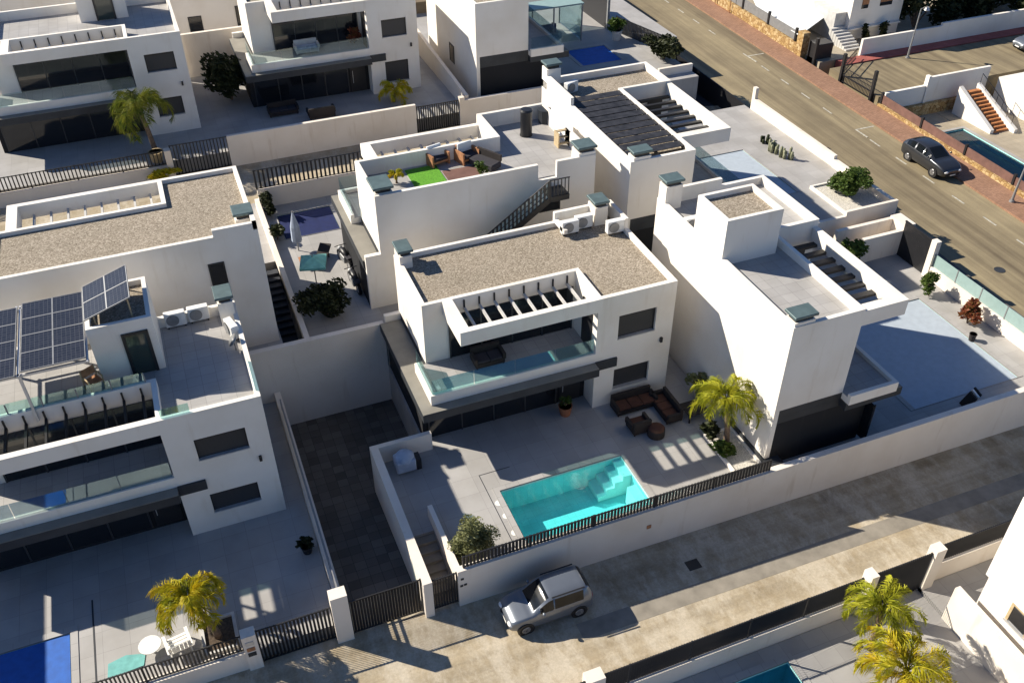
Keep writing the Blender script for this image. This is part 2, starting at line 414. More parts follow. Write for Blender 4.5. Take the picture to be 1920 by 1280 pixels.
deck('side_lane', 38.4, 41.3, 58.6, 66.5, .66, -1.6, 'slab_dark')  # dark ground colour stands in for the black shadow between wall and fence
deck('far_terrace', -60, 41.0, 80, 160, 4.6, -1.6, 'terrain')
deck('south_terrace', 2, 25.0, 2, 16.7, -1.0, -3, 'deck_tile', [(14.4, 17.9, 13.0, 15.85)])
deck('side_passage', 25.0, 60, 2, 16.7, -.8, -3, 'deck_tile')
# sunken driveway: slopes from the gate down to the basement
b = B(); b.prism([(2.05, 22.6), (5.1, 22.6), (5.1, 30.6), (2.05, 30.6)], -2.5, [.02, .02, -.85, -.85])
b.prism([(2.05, 30.6), (7.62, 30.6), (7.62, 36.9), (2.05, 36.9)], -2.5, [-.85, -.85, -1.1, -1.1])
struct('driveway', b, 'drive_paver')

# ------------------------------------------------------------------ walls
def wall(name, b, label, mat='garden_render', cat='wall', group=None):
    return tag(b.build(name, mat), label, cat, group)
wall('boundary_wall', B().box(6.45, 39.1, 22.45, 22.74, -1.2, 2.13), 'long pale rendered street wall rising beside the parked silver car')
wall('boundary_wall', B().box(5.02, 5.38, 22.4, 30.35, -1.6, 2.1).box(5.02, 7.9, 30.35, 30.58, -1.6, 2.1), 'white L-shaped wall between the sunken driveway and the bbq corner')
b = B().prism([(6.46, 22.76), (6.66, 22.76), (6.66, 26.5), (6.46, 26.5)], .3, [1.98, 1.98, 1.8, 1.8])
wall('stair_wall', b, 'short white wall between the entrance steps and the olive bush')
b = B()
for i in range(7): b.box(5.4, 6.44, 22.76+i*.42, 25.7, -.2, .15+i*.135)
tag(b.build('entrance_steps', 'trench'), 'grey stone entrance steps climbing from the pedestrian gate', 'steps')
wall('boundary_wall', B().box(1.0, 7.62, 36.9, 37.2, -1.6, 3.9), 'tall grey shaded retaining wall closing the end of the sunken driveway')
wall('boundary_wall', B().box(-9.0, -1.95, 22.65, 22.94, -.4, 1.1), 'low rendered wall under the slat fence beside the blue pool cover')
wall('gate_pillar', B().box(-1.95, -1.42, 22.55, 22.98, -.4, 2.15), 'white gate pillar with meter boxes beside the potted palm')
wall('gate_pillar', B().box(1.45, 2.1, 22.5, 23.0, -.4, 2.8), 'tallest white gate pillar, between the two sliding driveway gates')
wall('boundary_wall', B().box(1.74, 2.04, 23.0, 37.2, -1.9, 1.25), 'long low wall between the solar-panel villa and the sunken driveway')
wall('boundary_wall', B().box(3.2, 15.9, 58.35, 58.6, 2.5, 5.15), 'long pale wall beyond the back street in front of the dark villa front')
wall('boundary_wall', B().box(-30, -.35, 58.2, 58.45, 2.5, 3.95), 'low beige wall with slat fence in front of the far left villa')
wall('gate_pillar', B().box(-.75, -.35, 58.0, 58.5, 2.5, 5.0), 'white pillar with letter boxes beside the far palm and slat gate')
wall('boundary_wall', B().box(19.4, 31, 58.35, 58.6, 2.5, 4.9), 'pale wall in front of the black ground floor of the far right villa')
wall('gate_pillar', B().box(19.05, 19.42, 58.3, 58.7, 2.5, 5.15), 'slim white pillar between the far wall and the black gate')
b = B().prism([(19.6, 58.7), (19.85, 58.7), (19.85, 72), (19.6, 72)], 3.5, [5.1, 5.1, 5.9, 5.9])
wall('boundary_wall', b, 'white dividing wall running back between the two far villas')
wall('boundary_wall', B().box(4.0, 10.6, 52.2, 52.45, 2.4, 4.25), 'short grey wall under the slat fence behind the navy pool')
wall('boundary_wall', B().box(3.75, 4.0, 37.2, 52.4, 2.4, 3.6), 'low coping wall between the outdoor stairs and the garden with the teal parasol')
wall('boundary_wall', B().box(35.5, 38.4, 59.6, 59.85, 1, 4.2), 'short grey wall end below the dark hedge beside the road')
wall('boundary_wall', B().box(1.2, 8.6, 72.0, 72.3, 3, 7.25), 'grey retaining wall behind the large dark tree between the far villas')
wall('boundary_wall', B().box(32.0, 40.3, 38.0, 38.2, .2, 3.0).box(36.5, 40.3, 38.0, 38.2, 3.0, 3.3), 'grey retaining wall below the olive bush, between the two right-hand pools')
b = B().prism([(40.0, 44.0), (40.25, 44.0), (40.25, 53.4), (40.0, 53.4)], .2, [3.5, 3.5, 3.6, 3.6])
b.prism([(39.95, 38.2), (40.25, 38.2), (40.25, 44.0), (39.95, 44.0)], .2, 3.25)
b.box(40.0, 40.25, 53.4, 53.75, .2, 4.4)
wall('boundary_wall', b, 'white garden wall along the main road behind the cactus bed')
wall('boundary_wall', B().box(39.05, 39.3, 24.0, 33.2, -.5, 1.75), 'white low wall below the frosted glass fence by the main road')
wall('gate_pillar', B().box(39.0, 39.35, 33.2, 33.6, -.5, 3.35), 'white post between the black sliding gate and the frosted glass fence')
b = B().box(35.2, 39.9, 37.0, 37.25, .2, 2.8)
b.box(36.3, 39.7, 35.9, 36.15, .2, 2.6); b.box(39.2, 39.95, 35.9, 37.25, .2, 2.9)
wall('entrance_wall', b, 'white entrance niche with two parallel walls beside the black sliding gate')
# walls south of the lane
wall('boundary_wall', B().box(8.6, 21.74, 16.72, 16.95, -1.2, .02), 'white low wall under the black slat fence south of the lane')
wall('gate_pillar', B().box(9.4, 10.1, 16.6, 17.1, -1, 1.35), 'white square pillar at the bottom edge beside the black slat fence')
wall('gate_pillar', B().box(21.75, 22.1, 16.45, 16.95, -1.2, 1.6), 'white pillar topped bright on the left of the southern gate')
wall('gate_pillar', B().box(25.0, 25.5, 16.5, 16.95, -1.2, 1.65), 'white pillar on the right of the southern gate near the white villa')
wall('boundary_wall', B().box(25.5, 34, 16.72, 16.95, -1.2, .35), 'cream wall behind the short black fence near the bottom right villa')
b = B().prism([(24.95, 6), (25.2, 6), (25.2, 15.2), (24.95, 15.2)], -2, [.85, .85, 1.0, 1.0])
wall('boundary_wall', b, 'sunlit white wall running down beside the palms at bottom right')
wall('boundary_wall', B().box(21.6, 24.95, 10.9, 11.15, -2, .3), 'short white cross wall at the bottom right corner')

# ------------------------------------------------------------------ fences and gates
def slat_fence(name, label, a, c, h, pitch=.13, wdt=.055, posts=2.6, cat='fence', mat='black_metal', group=None, turn=None):
    a = Vector(a); c = Vector(c); L = (c-a).length; d = (c-a)/L
    root = thing(name, label, cat, a, 0, group)
    sp = B(); n = int(L/pitch); up = Vector((0, 0, 1)); side = d.cross(up).normalized()
    for i in range(n+1):
        p = d*(i*L/max(n, 1))
        sp.bar(p+up*.04, p+up*h, *((.018, wdt*1.35, side*math.cos(R(turn))+d*math.sin(R(turn))) if turn is not None else (wdt*.75, .075, side)))
    sp.build('slat_panel', mat, root)
    for z in (.06, h-.03): B().bar(up*z, d*L+up*z, .045, .05).build('rail', mat, root)
    k = max(1, int(L/posts))
    for i in range(k+1):
        p = d*(i*L/k); B().bar(p, p+up*(h+.02), .07, .07).build('post', mat, root)
    return root
slat_fence('slat_fence', 'black slat fence on the street wall in front of the turquoise pool', (6.75, 22.6, 2.13), (20.9, 22.6, 2.13), .66, .15, .12)
slat_fence('slat_fence', 'black slat fence in front of the white sun chair and blue pool cover', (-9, 22.8, 1.1), (-1.95, 22.8, 1.1), .92, .135, .075, turn=46)
slat_fence('sliding_gate', 'black slat gate left of the tallest gate pillar', (-1.4, 22.8, .08), (1.45, 22.8, .08), 1.95, .14, .075, 2.8, 'gate', turn=47)
slat_fence('sliding_gate', 'black slat gate closing the sunken driveway', (2.12, 22.75, .06), (5.0, 22.75, .06), 2.0, .115, .075, 2.8, 'gate', turn=48)
slat_fence('pedestrian_gate', 'small black slat gate at the foot of the entrance steps', (5.42, 22.6, .12), (6.44, 22.6, .12), 1.85, .11, .075, 1.1, 'gate')
slat_fence('slat_fence', 'black slat fence below the far left villa and its palm', (-30, 58.3, 3.95), (-.75, 58.3, 3.95), 1.0, .22, .09)
slat_fence('sliding_gate', 'wide black slat gate beside the letter boxes on the back street', (-.35, 58.4, 3.05), (3.2, 58.4, 3.05), 2.1, .2, .1, 3.4, 'gate')
slat_fence('slat_fence', 'dark slat fence with pale gaps along the back street behind the navy pool', (4.0, 52.3, 4.25), (11.4, 52.3, 4.25), 1.3, .26, .15)
slat_fence('sliding_gate', 'black gate between the far dark villa and the slim white pillar', (16.0, 58.5, 3.05), (19.05, 58.5, 3.05), 1.9, .16, .1, 3.0, 'gate')
slat_fence('slat_fence', 'black slat fence south of the lane above the teal pool', (8.6, 16.85, .02), (21.72, 16.85, .02), 1.15, .11, .085, turn=52)
slat_fence('sliding_gate', 'black gate south of the lane between two white pillars', (22.12, 16.7, -.9), (24.98, 16.7, -.9), 2.3, .1, .085, 2.6, 'gate', turn=52)
slat_fence('slat_fence', 'short black fence right of the southern gate by the white villa', (25.5, 16.85, .35), (33, 16.85, .35), 1.1, .11, .085, turn=52)
slat_fence('slat_fence', 'brown wooden slat fence between the bright blue pool and the road', (36.8, 69.5, 3.6), (38.3, 63.8, 3.6), 1.3, .16, .1)
slat_fence('slat_fence', 'black solid-looking fence along the road beyond the dark slatted roof villa', (40.5, 55.2, .4), (40.5, 66.3, .6), 2.0, .1, .14, 2.4)
t = thing('entrance_gate', 'tall black gate behind the winter garden by the road', 'gate', (36.4, 70.3, 3.6)); B().box(-.05, .05, 0, 5.5, 0, 2.3).build('panel', 'black_metal', t); B().box(-.1, .1, -.1, .1, 0, 2.5).build('post', 'grey_metal', t)
# low rail fence beside the driveway
def rail_fence(label, a, c, h, n):
    a = Vector(a); c = Vector(c); d = c-a; root = thing('rail_fence', label, 'fence', a); up = Vector((0, 0, 1))
    for i in range(n): B().bar(up*(.12+(h-.12)*i/(n-1)), d+up*(.12+(h-.12)*i/(n-1)), .05, .09).build('rail', 'grey_metal', root)
    k = max(2, int(d.length/1.8))
    for i in range(k+1): B().bar(d*(i/k), d*(i/k)+up*(h+.06), .06, .06).build('post', 'grey_metal', root)
    return root
rail_fence('grey metal rail fence along the low wall above the sunken driveway', (1.89, 23.2, 1.25), (1.89, 35.5, 1.25), .62, 3)
# black sliding gate and frosted glass fence by the main road
t = thing('sliding_gate', 'tall solid black gate between the entrance niche and the white post', 'gate', (39.15, 33.6, .95))
b = B()
for i in range(24): b.box(-.03, .03, i*.097, i*.097+.09, .06, 2.25)
b.build('slat_panel', 'black_metal', t); B().box(-.05, .05, 0, 2.35, 0, .06).build('rail', 'black_metal', t); B().box(-.05, .05, 0, 2.35, 2.25, 2.33).build('rail', 'black_metal', t)
t = thing('glass_fence', 'frosted green glass fence on the white wall by the main road', 'fence', (39.18, 24.0, 1.75))
for i in range(5): B().box(-.012, .012, i*1.84+.03, i*1.84+1.81, .03, .8).build('glass_panel', 'frosted', t)
for i in range(6): B().box(-.03, .03, i*1.84-.03, i*1.84+.03, 0, .82).build('post', 'grey_metal', t)
t = thing('slat_fence', 'dark solid fence panels along the pavement above the entrance niche', 'fence', (40.1, 37.3, .6))
b = B()
for i in range(13): b.box(-.03, .03, i*.3, i*.3+.285, 0, 1.7)
b.build('slat_panel', 'black_metal', t); B().box(-.05, .05, 0, 3.9, 1.7, 1.78).build('rail', 'black_metal', t)

# ------------------------------------------------------------------ villas
def villa(name, label, origin, rz=0, flip=False, W=11.5, D=7.0, bw=4.0, pd=2.5, gf=3.2, cz=6.5, rz0=6.2, zp=None, ct=.72, cl=None,
          roof='gravel', base=-1.5, chimneys=(), extra=(), wins=(), holes=None, glass=True, beams=8, beam_mat='beam_white',
          pale='render', dark='charcoal', gy=1.0, slab=True, detail=True, over=1.1, tower=None, rear_gap=None, gext=.8, over2=None, bglass='clear_glass', beam_w=.05):
    root = thing(name, label, 'house', origin, rz)
    zp = zp or cz; cl = -W+.95 if cl is None else cl
    fl = (lambda b: b.xf(lambda x, y, z: (x, -y, z))) if flip else (lambda b: b)
    P = lambda nm, b, m, par=None, **k: fl(b).build(nm, m, par or root, **k)
    holes = [(-2.9, -.95, 3.93, 5.28), (-2.95, -1.05, .9, 2.1)] if holes is None else holes
    # upper storey body with flush right-hand block
    b = B()
    b.box(-W, 0, pd, D, gf, rz0); b.box(-bw, 0, .22, pd, base, rz0); b.box(-bw, 0, pd, D, base, gf)
    xs = sorted({-bw, 0, *[h[0] for h in holes], *[h[1] for h in holes]}); zs = sorted({base, zp, *[h[2] for h in holes], *[h[3] for h in holes]})
    for i in range(len(xs)-1):
        for j in range(len(zs)-1):
            cx = (xs[i]+xs[i+1])/2; cz_ = (zs[j]+zs[j+1])/2
            if not any(h[0] < cx < h[1] and h[2] < cz_ < h[3] for h in holes): b.box(xs[i], xs[i+1], 0, .22, zs[j], zs[j+1])
    b.box(-W-(gext-.004 if gext < .1 else gext), -bw, D-.25, D, base, gf-(.003 if gext < .1 else 0))
    P('upper_storey', b, pale)
    b = B()
    b.box(-W, -W+.2, pd, D, rz0, zp); b.box(-.2, 0, .22, D, rz0, zp)
    for q in ([(-W+.2, -.2)] if not rear_gap else [(-W+.2, rear_gap[0]), (rear_gap[1], -.2)]): b.box(*q, D-.2, D, rz0, zp)
    b.box(-W+.2, cl, pd, pd+.2, rz0, zp); b.box(cl, -bw, pd, pd+.2, rz0, zp); b.box(-bw, -bw+.22, .22, pd+.2, rz0, zp)
    for e in extra: b.box(*e)
    P('parapet', b, pale)
    rb = B(); rb.box(-W+.2, -.2, pd+.2, D-.2, rz0, rz0+.05); rb.box(-bw+.22, -.2, .22, pd+.2, rz0, rz0+.05)
    P({'gravel': 'gravel_roof', 'terrace_tile': 'roof_terrace', 'charcoal': 'roof_deck'}[roof], rb, roof)
    # ground storey, dark
    b = B(); b.box(-W-gext, -bw, gy, D-.25, base, gf-.8)
    P('ground_storey', b, dark)
    g = P('sliding_door', B().box(-W-.5, -bw-1.55, gy-.06, gy-.004, .06, gf-.95), 'dark_glass')
    n = 4; x0, x1 = -W-.5, -bw-1.55
    for i in range(n+1): P('mullion', B().box(x0+(x1-x0)*i/n-.035, x0+(x1-x0)*i/n+.035, gy-.09, gy-.062, .04, gf-.9), 'frame_grey', g)
    d = P('entrance_door', B().box(-bw-1.35, -bw-.25, gy-.05, gy-.004, .02, 2.25), 'black_metal')
    P('handle', B().bar((-bw-1.2, gy-.1, .7), (-bw-1.2, gy-.1, 1.6), .03), 'pale_metal', d)
    if slab:
        o2 = over if over2 is None else over2
        b = B(); b.box(-W-over, -bw, -.5, pd, gf-.79, gf-.37); b.box(-W-o2, -W-.003, pd, D-.26, gf-.79, gf-.37); b.box(-W, -bw, pd, D-.26, gf-.79, gf-.003); b.box(-bw, -bw+1.12, -.1, -.003, gf-.80, gf-.3)
        sl = P('roof_slab', b, 'slab_dark')
        b = B(); b.box(-W-over+.02, -bw-.01, -.48, pd, gf-.368, gf-.34)
        if o2 > .3: b.box(-W-o2+.02, -W-.01, pd, D-.28, gf-.368, gf-.34)
        P('slab_top', b, 'slab_top', sl)
    # balcony
    t = .2
    b = B(); b.box(-W-.55, -bw-.003, 0, pd, gf-.335, gf-.02)
    b.box(-W-.55, -W-.55+t, t, pd, gf-.02, gf+.2); b.box(-W-.55, -bw-.003, 0, t, gf-.02, gf+.2)
    bal = P('balcony', b, pale)
    P('balcony_floor', B().box(-W-.34, -bw-.01, t+.003, pd-.01, gf-.018, gf+.012), 'terrace_tile', bal)
    if glass:
        b = B(); n = 4; xa, xb = -W-.45, -bw-.05
        for i in range(n): b.box(xa+(xb-xa)*i/n+.015, xa+(xb-xa)*(i+1)/n-.015, .09, .105, gf+.2, gf+1.0)
        b.box(xa, xa+.015, .12, pd-.05, gf+.2, gf+1.0)
        P('glass_balustrade', b, bglass, bal)
    # first-floor glazing behind the balcony
    g = P('sliding_door', B().box(cl+.25, -bw-.15, pd-.06, pd-.004, gf+.06, gf+2.45), 'dark_glass')
    n = 4
    for i in range(n+1):
        q = cl+.25+(-bw-.15-cl-.25)*i/n; P('mullion', B().box(q-.035, q+.035, pd-.09, pd-.062, gf+.04, gf+2.5), 'frame_grey', g)
    P('wall_cladding', B().box(-bw-.06, -bw-.004, .5, 1.5, gf+.05, cz-ct-.05), 'black_metal')
    # canopy frame with its beams
    b = B(); b.box(cl, cl+.48, .3, pd-.003, cz-ct, cz-.003); b.box(cl, -bw-.003, 0, .3, cz-ct, cz-.003)
    can = P('canopy', b, pale)
    for i in range(beams):
        q = cl+.48+(-bw-cl-.48)*(i+.75)/(beams+.35)
        P('beam', B().box(q-beam_w, q+beam_w, .3, pd-.003, cz-ct+.03, cz-ct+.17), beam_mat, can)
        P('bracket', B().box(q-.035, q+.035, pd-.07, pd-.004, cz-ct+.17, cz-.16), 'black_metal', can)
    # windows set in the reveals
    for h in holes:
        wd = P('window', B().box(h[0], h[1], .15, .219, h[2]+.02, h[3]), 'shutter')
        P('sill', B().box(h[0]-.02, h[1]+.02, -.02, .15, h[2]-.035, h[2]+.02), 'pale_metal', wd)
        fr = B()
        for x in (h[0]+.03, h[1]-.03): fr.box(x-.03, x+.03, .12, .149, h[2]+.02, h[3])
        fr.box(h[0]+.06, h[1]-.06, .12, .149, h[3]-.16, h[3])
        P('frame', fr, 'black_metal', wd)
    for (face, a0, a1, z0, z1) in wins:
        if face == 'rear': pb = B().box(a0, a1, D+.003, D+.03, z0, z1); fb = B().box(a0-.07, a0, D+.003, D+.05, z0, z1).box(a1, a1+.07, D+.003, D+.05, z0, z1).box(a0-.07, a1+.07, D+.003, D+.05, z1, z1+.07)
        elif face == 'left': pb = B().box(-W-.03, -W-.003, a0, a1, z0, z1); fb = B().box(-W-.05, -W-.003, a0-.07, a0, z0, z1).box(-W-.05, -W-.003, a1, a1+.07, z0, z1).box(-W-.05, -W-.003, a0-.07, a1+.07, z1, z1+.07)
        else: pb = B().box(.003, .03, a0, a1, z0, z1); fb = B().box(.003, .05, a0-.07, a0, z0, z1).box(.003, .05, a1, a1+.07, z0, z1)
        wd = P('window', pb, 'dark_glass'); P('frame', fb, 'black_metal', wd)
    for (x0, x1, y0, y1, zt) in chimneys:
        ch = P('chimney', B().box(x0, x1, y0, y1, rz0, zt-.33), pale)
        b = B(); b.box(x0+.08, x1-.08, y0+.08, y1-.08, zt-.33, zt-.13)
        P('vent', b, 'black_metal', ch)
        P('chimney_cap', B().box(x0-.07, x1+.07, y0-.07, y1+.07, zt-.13, zt), 'chimney_plate', ch, bev=.02)
    if tower:
        x0, x1, y0, y1, zt, door = tower; y1 = min(y1, D-.004)
        b = B().box(x0, x1, y0, y1, rz0, zt-.3)
        b.box(x0, x0+.18, y0, y1, zt-.3, zt); b.box(x1-.18, x1, y0, y1, zt-.3, zt); b.box(x0+.18, x1-.18, y0, y0+.18, zt-.3, zt); b.box(x0+.18, x1-.18, y1-.18, y1, zt-.3, zt)
        tw = P('stair_tower', b, pale)
        P('gravel_roof', B().box(x0+.18, x1-.18, y0+.18, y1-.18, zt-.3, zt-.24), 'gravel', tw)
        if door:
            face, a0, a1, hgt = door
            if face == 'front': pb = B().box(a0, a1, y0-.04, y0-.003, rz0+.07, rz0+hgt); fb = B().box(a0-.12, a0, y0-.07, y0-.003, rz0+.05, rz0+hgt+.12).box(a1, a1+.12, y0-.07, y0-.003, rz0+.05, rz0+hgt+.12).box(a0, a1, y0-.07, y0-.003, rz0+hgt, rz0+hgt+.12)
            else: pb = B().box(x1+.003, x1+.04, a0, a1, rz0+.07, rz0+hgt); fb = B().box(x1+.003, x1+.07, a0-.12, a0, rz0+.05, rz0+hgt+.12).box(x1+.003, x1+.07, a1, a1+.12, rz0+.05, rz0+hgt+.12)
            dr = P('door', pb, 'greenish_glass', tw); P('frame', fb, 'black_metal', tw)
    lamp = B().box(-.62, -.5, -.12, -.003, 3.15, 3.4)
    P('wall_lamp', lamp, 'black_metal')
    return root

# middle villa with the turquoise pool
V1 = villa('modern_villa', 'white cubic villa with gravel roof behind the turquoise pool', (20.0, 30.15, 1.1), bglass='balustrade',
      chimneys=[(-11.45, -10.85, 6.0, 6.95, 7.25), (-1.3, -.6, 6.1, 6.95, 7.6)],
      extra=[(-3.2, -.2, 6.8, 7.0, 6.5, 7.05), (-.2, 0, 5.0, 7.0, 6.5, 7.05), (-3.2, -3.02, 5.6, 6.8, 6.5, 6.72)])
# solar-panel villa on the left
V3 = villa('modern_villa', 'white cubic villa with roof terrace and solar panels, nearest on the left', (.87, 29.6, .85), W=11.5, bw=4.0, rz0=5.95, roof='terrace_tile', beam_mat='black_metal',
      chimneys=[(-.75, -.1, 5.95, 6.9, 7.5)], tower=(-5.86, -3.36, 3.9, 6.98, 8.68, ('front', -4.55, -3.75, 2.05)),
      holes=[(-2.9, -.88, 3.95, 5.1), (-2.9, -.92, .85, 1.95)], cl=-10.6)
# right villa with stair tower, front towards the main road
V2 = villa('modern_villa', 'white villa with gravel-topped stair tower and grey pool cover, right of the turquoise pool', (27.75, 35.3, 1.1), R(90), W=11.5, D=6.15, pd=2.6, bw=4.75, cz=7.4, rz0=7.35, zp=7.8, cl=-11.2, ct=.8, glass=False,
      roof='terrace_tile', beam_mat='black_metal', beam_w=.15, gext=0.0, over2=0.0, chimneys=[(-11.45, -10.8, 5.1, 6.1, 8.3), (-.7, 0, 5.2, 6.1, 9.0)], tower=(-6.0, -3.5, 3.25, 6.15, 9.75, None), over=.4,
      extra=[(-.2, 0, 2.6, 5.15, 7.8, 8.2)], holes=[])
# villa behind it with the dark slatted roof
V5 = villa('modern_villa', 'white villa with dark slatted pergola over its roof, beside the main road', (28.75, 50.0, 2.7), R(90), W=11.7, D=7.1, pd=3.25, bw=3.2, cz=6.55, rz0=6.2, zp=6.65, cl=-9.95, ct=.8,
      roof='gravel', beam_mat='black_metal', beam_w=.11, gext=0.0, over=.4, over2=0.0, chimneys=[(-11.65, -11.0, 5.9, 6.9, 7.15), (-.75, 0, 6.2, 7.1, 7.8)], extra=[(-4.2, -.75, 6.9, 7.1, 6.65, 7.1)], holes=[])
V12 = villa('modern_villa', 'white villa just outside the left edge, next to the deep blue pool cover', (-16.4, 29.4, .7))
# villas behind, turned towards the back street
V7 = villa('modern_villa', 'white villa with wide gravel roof and open canopy, behind the solar panels', (2.65, 45.35, 3.0), 0, True, W=11.45, D=6.65, pd=2.45, bw=3.9, cz=6.5, rz0=6.25, cl=-10.8,
      chimneys=[(-.85, -.05, 4.9, 5.75, 6.95)], extra=[(-2.0, -.0, 6.45, 6.65, 6.5, 6.85), (-.2, 0, 5.5, 6.65, 6.5, 6.85)], wins=[('rear', -2.45, -1.85, 3.9, 5.1)], base=-1.5)
V6 = villa('modern_villa', 'white villa with furnished roof terrace and outdoor stairs at its back', (20.25, 46.5, 3.0), 0, True, W=11.85, D=6.95, pd=2.95, bw=4.1, cz=5.95, rz0=5.6, zp=6.5, cl=-10.85,
      roof='terrace_tile', chimneys=[(-11.8, -10.9, 5.6, 6.8, 6.85), (-.95, 0, 6.0, 6.9, 7.0)], over=.9, base=-1.5, rear_gap=(-3.25, -2.2), wins=[('rear', -3.1, -2.05, 3.7, 4.55)])
# far row
V4 = villa('modern_villa', 'white villa with roof terrace and stair tower at the top left', (1.97, 62.86, 4.0), W=11.6, D=8.4, bw=3.4, cz=6.65, rz0=6.0, roof='terrace_tile', cl=-10.6,
      tower=(-5.9, -2.85, 5.9, 8.4, 9.0, ('front', -4.75, -3.75, 2.1)), holes=[(-2.5, -.66, 4.25, 5.45), (-2.45, -.8, 1.2, 2.45)], beam_mat='beam_white')
V8 = villa('modern_villa', 'white villa with a furnished deep balcony at the top centre', (17.93, 63.8, 4.0), W=11.3, D=7.5, bw=3.6, cz=6.75, rz0=6.4, zp=6.75, cl=-10.0, holes=[(-2.6, -.8, 4.0, 5.25), (-2.57, -.85, .7, 2.25)])
V9 = villa('modern_villa', 'white villa with glazed winter garden and blue-covered pool at the top right of the row', (27.3, 71.3, 4.0), R(90), W=11.5, D=6.4, pd=2.5, bw=4.0, cz=6.9, rz0=6.6, holes=[], base=-1.0, gext=0.0, over=.4, over2=0.0,
      wins=[('rear', -6.5, -5.6, .9, 2.2)])
V10 = villa('modern_villa', 'white back of a villa with black doors between the two far villas', (12.2, 84.0, 4.6), 0, True, W=10.5, D=6.5, wins=[('rear', -8.9, -8.0, .3, 2.0), ('rear', -5.2, -4.0, .4, 2.4)])
V11 = villa('modern_villa', 'cream rear wall of a villa at the top left corner', (-2.0, 84.5, 4.2), 0, True, W=13, D=6.5)
# big white villa at the bottom right
t = thing('white_house', 'tall white house cut off by the right edge of the photo south of the lane', 'house', (25.75, 14.8, -.8))
B().box(0, 9, -9, 0, 2.75, 7.2).box(.12, 9, -9, -.1, 0, 2.75).build('walls', 'render', t)
wn = B().box(.07, .117, -2.3, -1.5, 1.75, 2.6).build('window', 'dark_glass', t)
B().box(.05, .117, -2.42, -2.3, 1.7, 2.7).box(.05, .117, -1.5, -1.38, 1.7, 2.7).box(.05, .117, -2.3, -1.5, 2.6, 2.7).build('frame', 'wood_pale', wn)
B().box(0, .117, -2.45, -1.35, 1.62, 1.7).build('sill', 'pale_metal', wn)

# outdoor stairs on the back of the furnished-terrace villa (its parts are local to the villa, y mirrored)
def v6(b): return b.xf(lambda x, y, z: (x-20.25, y-46.5, z-3.0))
b = B(); n = 28
for i in range(n):
    x = 9.9+i*.26; z = 3.12+i*.182
    b.box(x, x+.30, 38.55, 39.5, z-.16, z)
st = v6(b).build('outdoor_stairs', 'render', V6)
v6(B().bar((9.9, 38.5, 2.9), (17.2, 38.5, 8.0), .08, .3).bar((17.2, 38.5, 8.0), (18.3, 38.5, 8.0), .08, .3).box(17.2, 18.3, 38.5, 39.5, 8.0, 8.15)).build('stringer', 'black_metal', st)
b = B()
for i in range(34):
    x = 9.95+i*.218; z = 3.05+i*.1525; b.bar((x, 38.5, z), (x, 38.5, z+.98), .05, .09)
for i in range(6): b.bar((17.25+i*.2, 38.5, 8.1), (17.25+i*.2, 38.5, 9.1), .03, .05)
b.bar((9.9, 38.5, 4.0), (17.2, 38.5, 9.1), .05).bar((17.2, 38.5, 9.1), (18.3, 38.5, 9.1), .05)
for q in (.35, .65): b.bar((9.9, 38.5, 3.0+q), (17.2, 38.5, 8.1+q), .03)
v6(b).build('railing', 'black_metal', st)
v6(B().quad((9.9, 38.53, 3.0), (17.2, 38.53, 8.1), (17.2, 38.53, 9.05), (9.9, 38.53, 3.95))).build('glass_panel', 'balustrade', st)
# stairs beside the gravel-roof villa
b = B()
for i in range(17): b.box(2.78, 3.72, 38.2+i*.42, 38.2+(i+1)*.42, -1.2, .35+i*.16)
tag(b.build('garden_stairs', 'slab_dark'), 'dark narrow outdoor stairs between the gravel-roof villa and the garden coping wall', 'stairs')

# ------------------------------------------------------------------ pools
def pool(label, x0, x1, y0, y1, zt, depth, steps=None, name='swimming_pool', surf=None, lap='pool_water'):
    root = thing(name, label, 'pool', (x0, y0, zt)); X = x1-x0; Y = y1-y0
    b = B(); e = .03
    b.quad((e, e, -depth), (X-e, e, -depth), (X-e, Y-e, -depth), (e, Y-e, -depth))
    b.quad((e, e, -depth), (e, Y-e, -depth), (e, Y-e, -.012), (e, e, -.012)); b.quad((X-e, e, -depth), (X-e, e, -.012), (X-e, Y-e, -.012), (X-e, Y-e, -depth))
    b.quad((e, e, -depth), (e, e, -.012), (X-e, e, -.012), (X-e, e, -depth)); b.quad((e, Y-e, -depth), (X-e, Y-e, -depth), (X-e, Y-e, -.012), (e, Y-e, -.012))
    b.build('basin', 'pool_tile', root)
    if steps:
        for s_ in steps: B().box(*s_).build('step', 'pool_pale', root)
    if surf: B().box(e, X-e, e, Y-e, -.06, -.02).build('cover', surf, root)
    else: B().quad((e, e, -.10), (X-e, e, -.10), (X-e, Y-e, -.10), (e, Y-e, -.10)).build('water', lap, root)
    c = B()
    for r in rects_minus(-.28, X+.28, -.02, Y+.28, [(0, X, 0, Y)]): c.box(*r, .004, .03)
    c.build('coping', 'terrace_tile', root)
    return root
pool('turquoise swimming pool with white corner steps behind the black slat fence', 9.85, 15.85, 23.55, 26.75, 1.1, 1.35,
     [(5.55, 5.96, 2.05, 3.16, -1.33, -.16), (5.15, 5.55, 2.05, 3.16, -1.33, -.42), (4.75, 5.15, 2.05, 3.16, -1.33, -.72), (4.35, 4.75, 2.05, 3.16, -1.33, -1.02), (5.5, 5.96, .04, 1.55, -1.33, -.30)])
p3 = pool('pool under a blue cover with a bright sunlit strip, bottom left corner', -13.5, -8.15, 23.4, 26.4, .7, 1.2, surf='blue_cover')
pool('large pool under a pale grey slatted cover, right of the stair tower villa', 30.7, 37.2, 24.3, 31.7, .95, 1.3, surf='grey_cover')
pool('pale blue pool half in shade behind the dark slatted roof villa', 32.4, 35.9, 42.0, 48.3, 2.7, 1.3, surf='grey_cover')
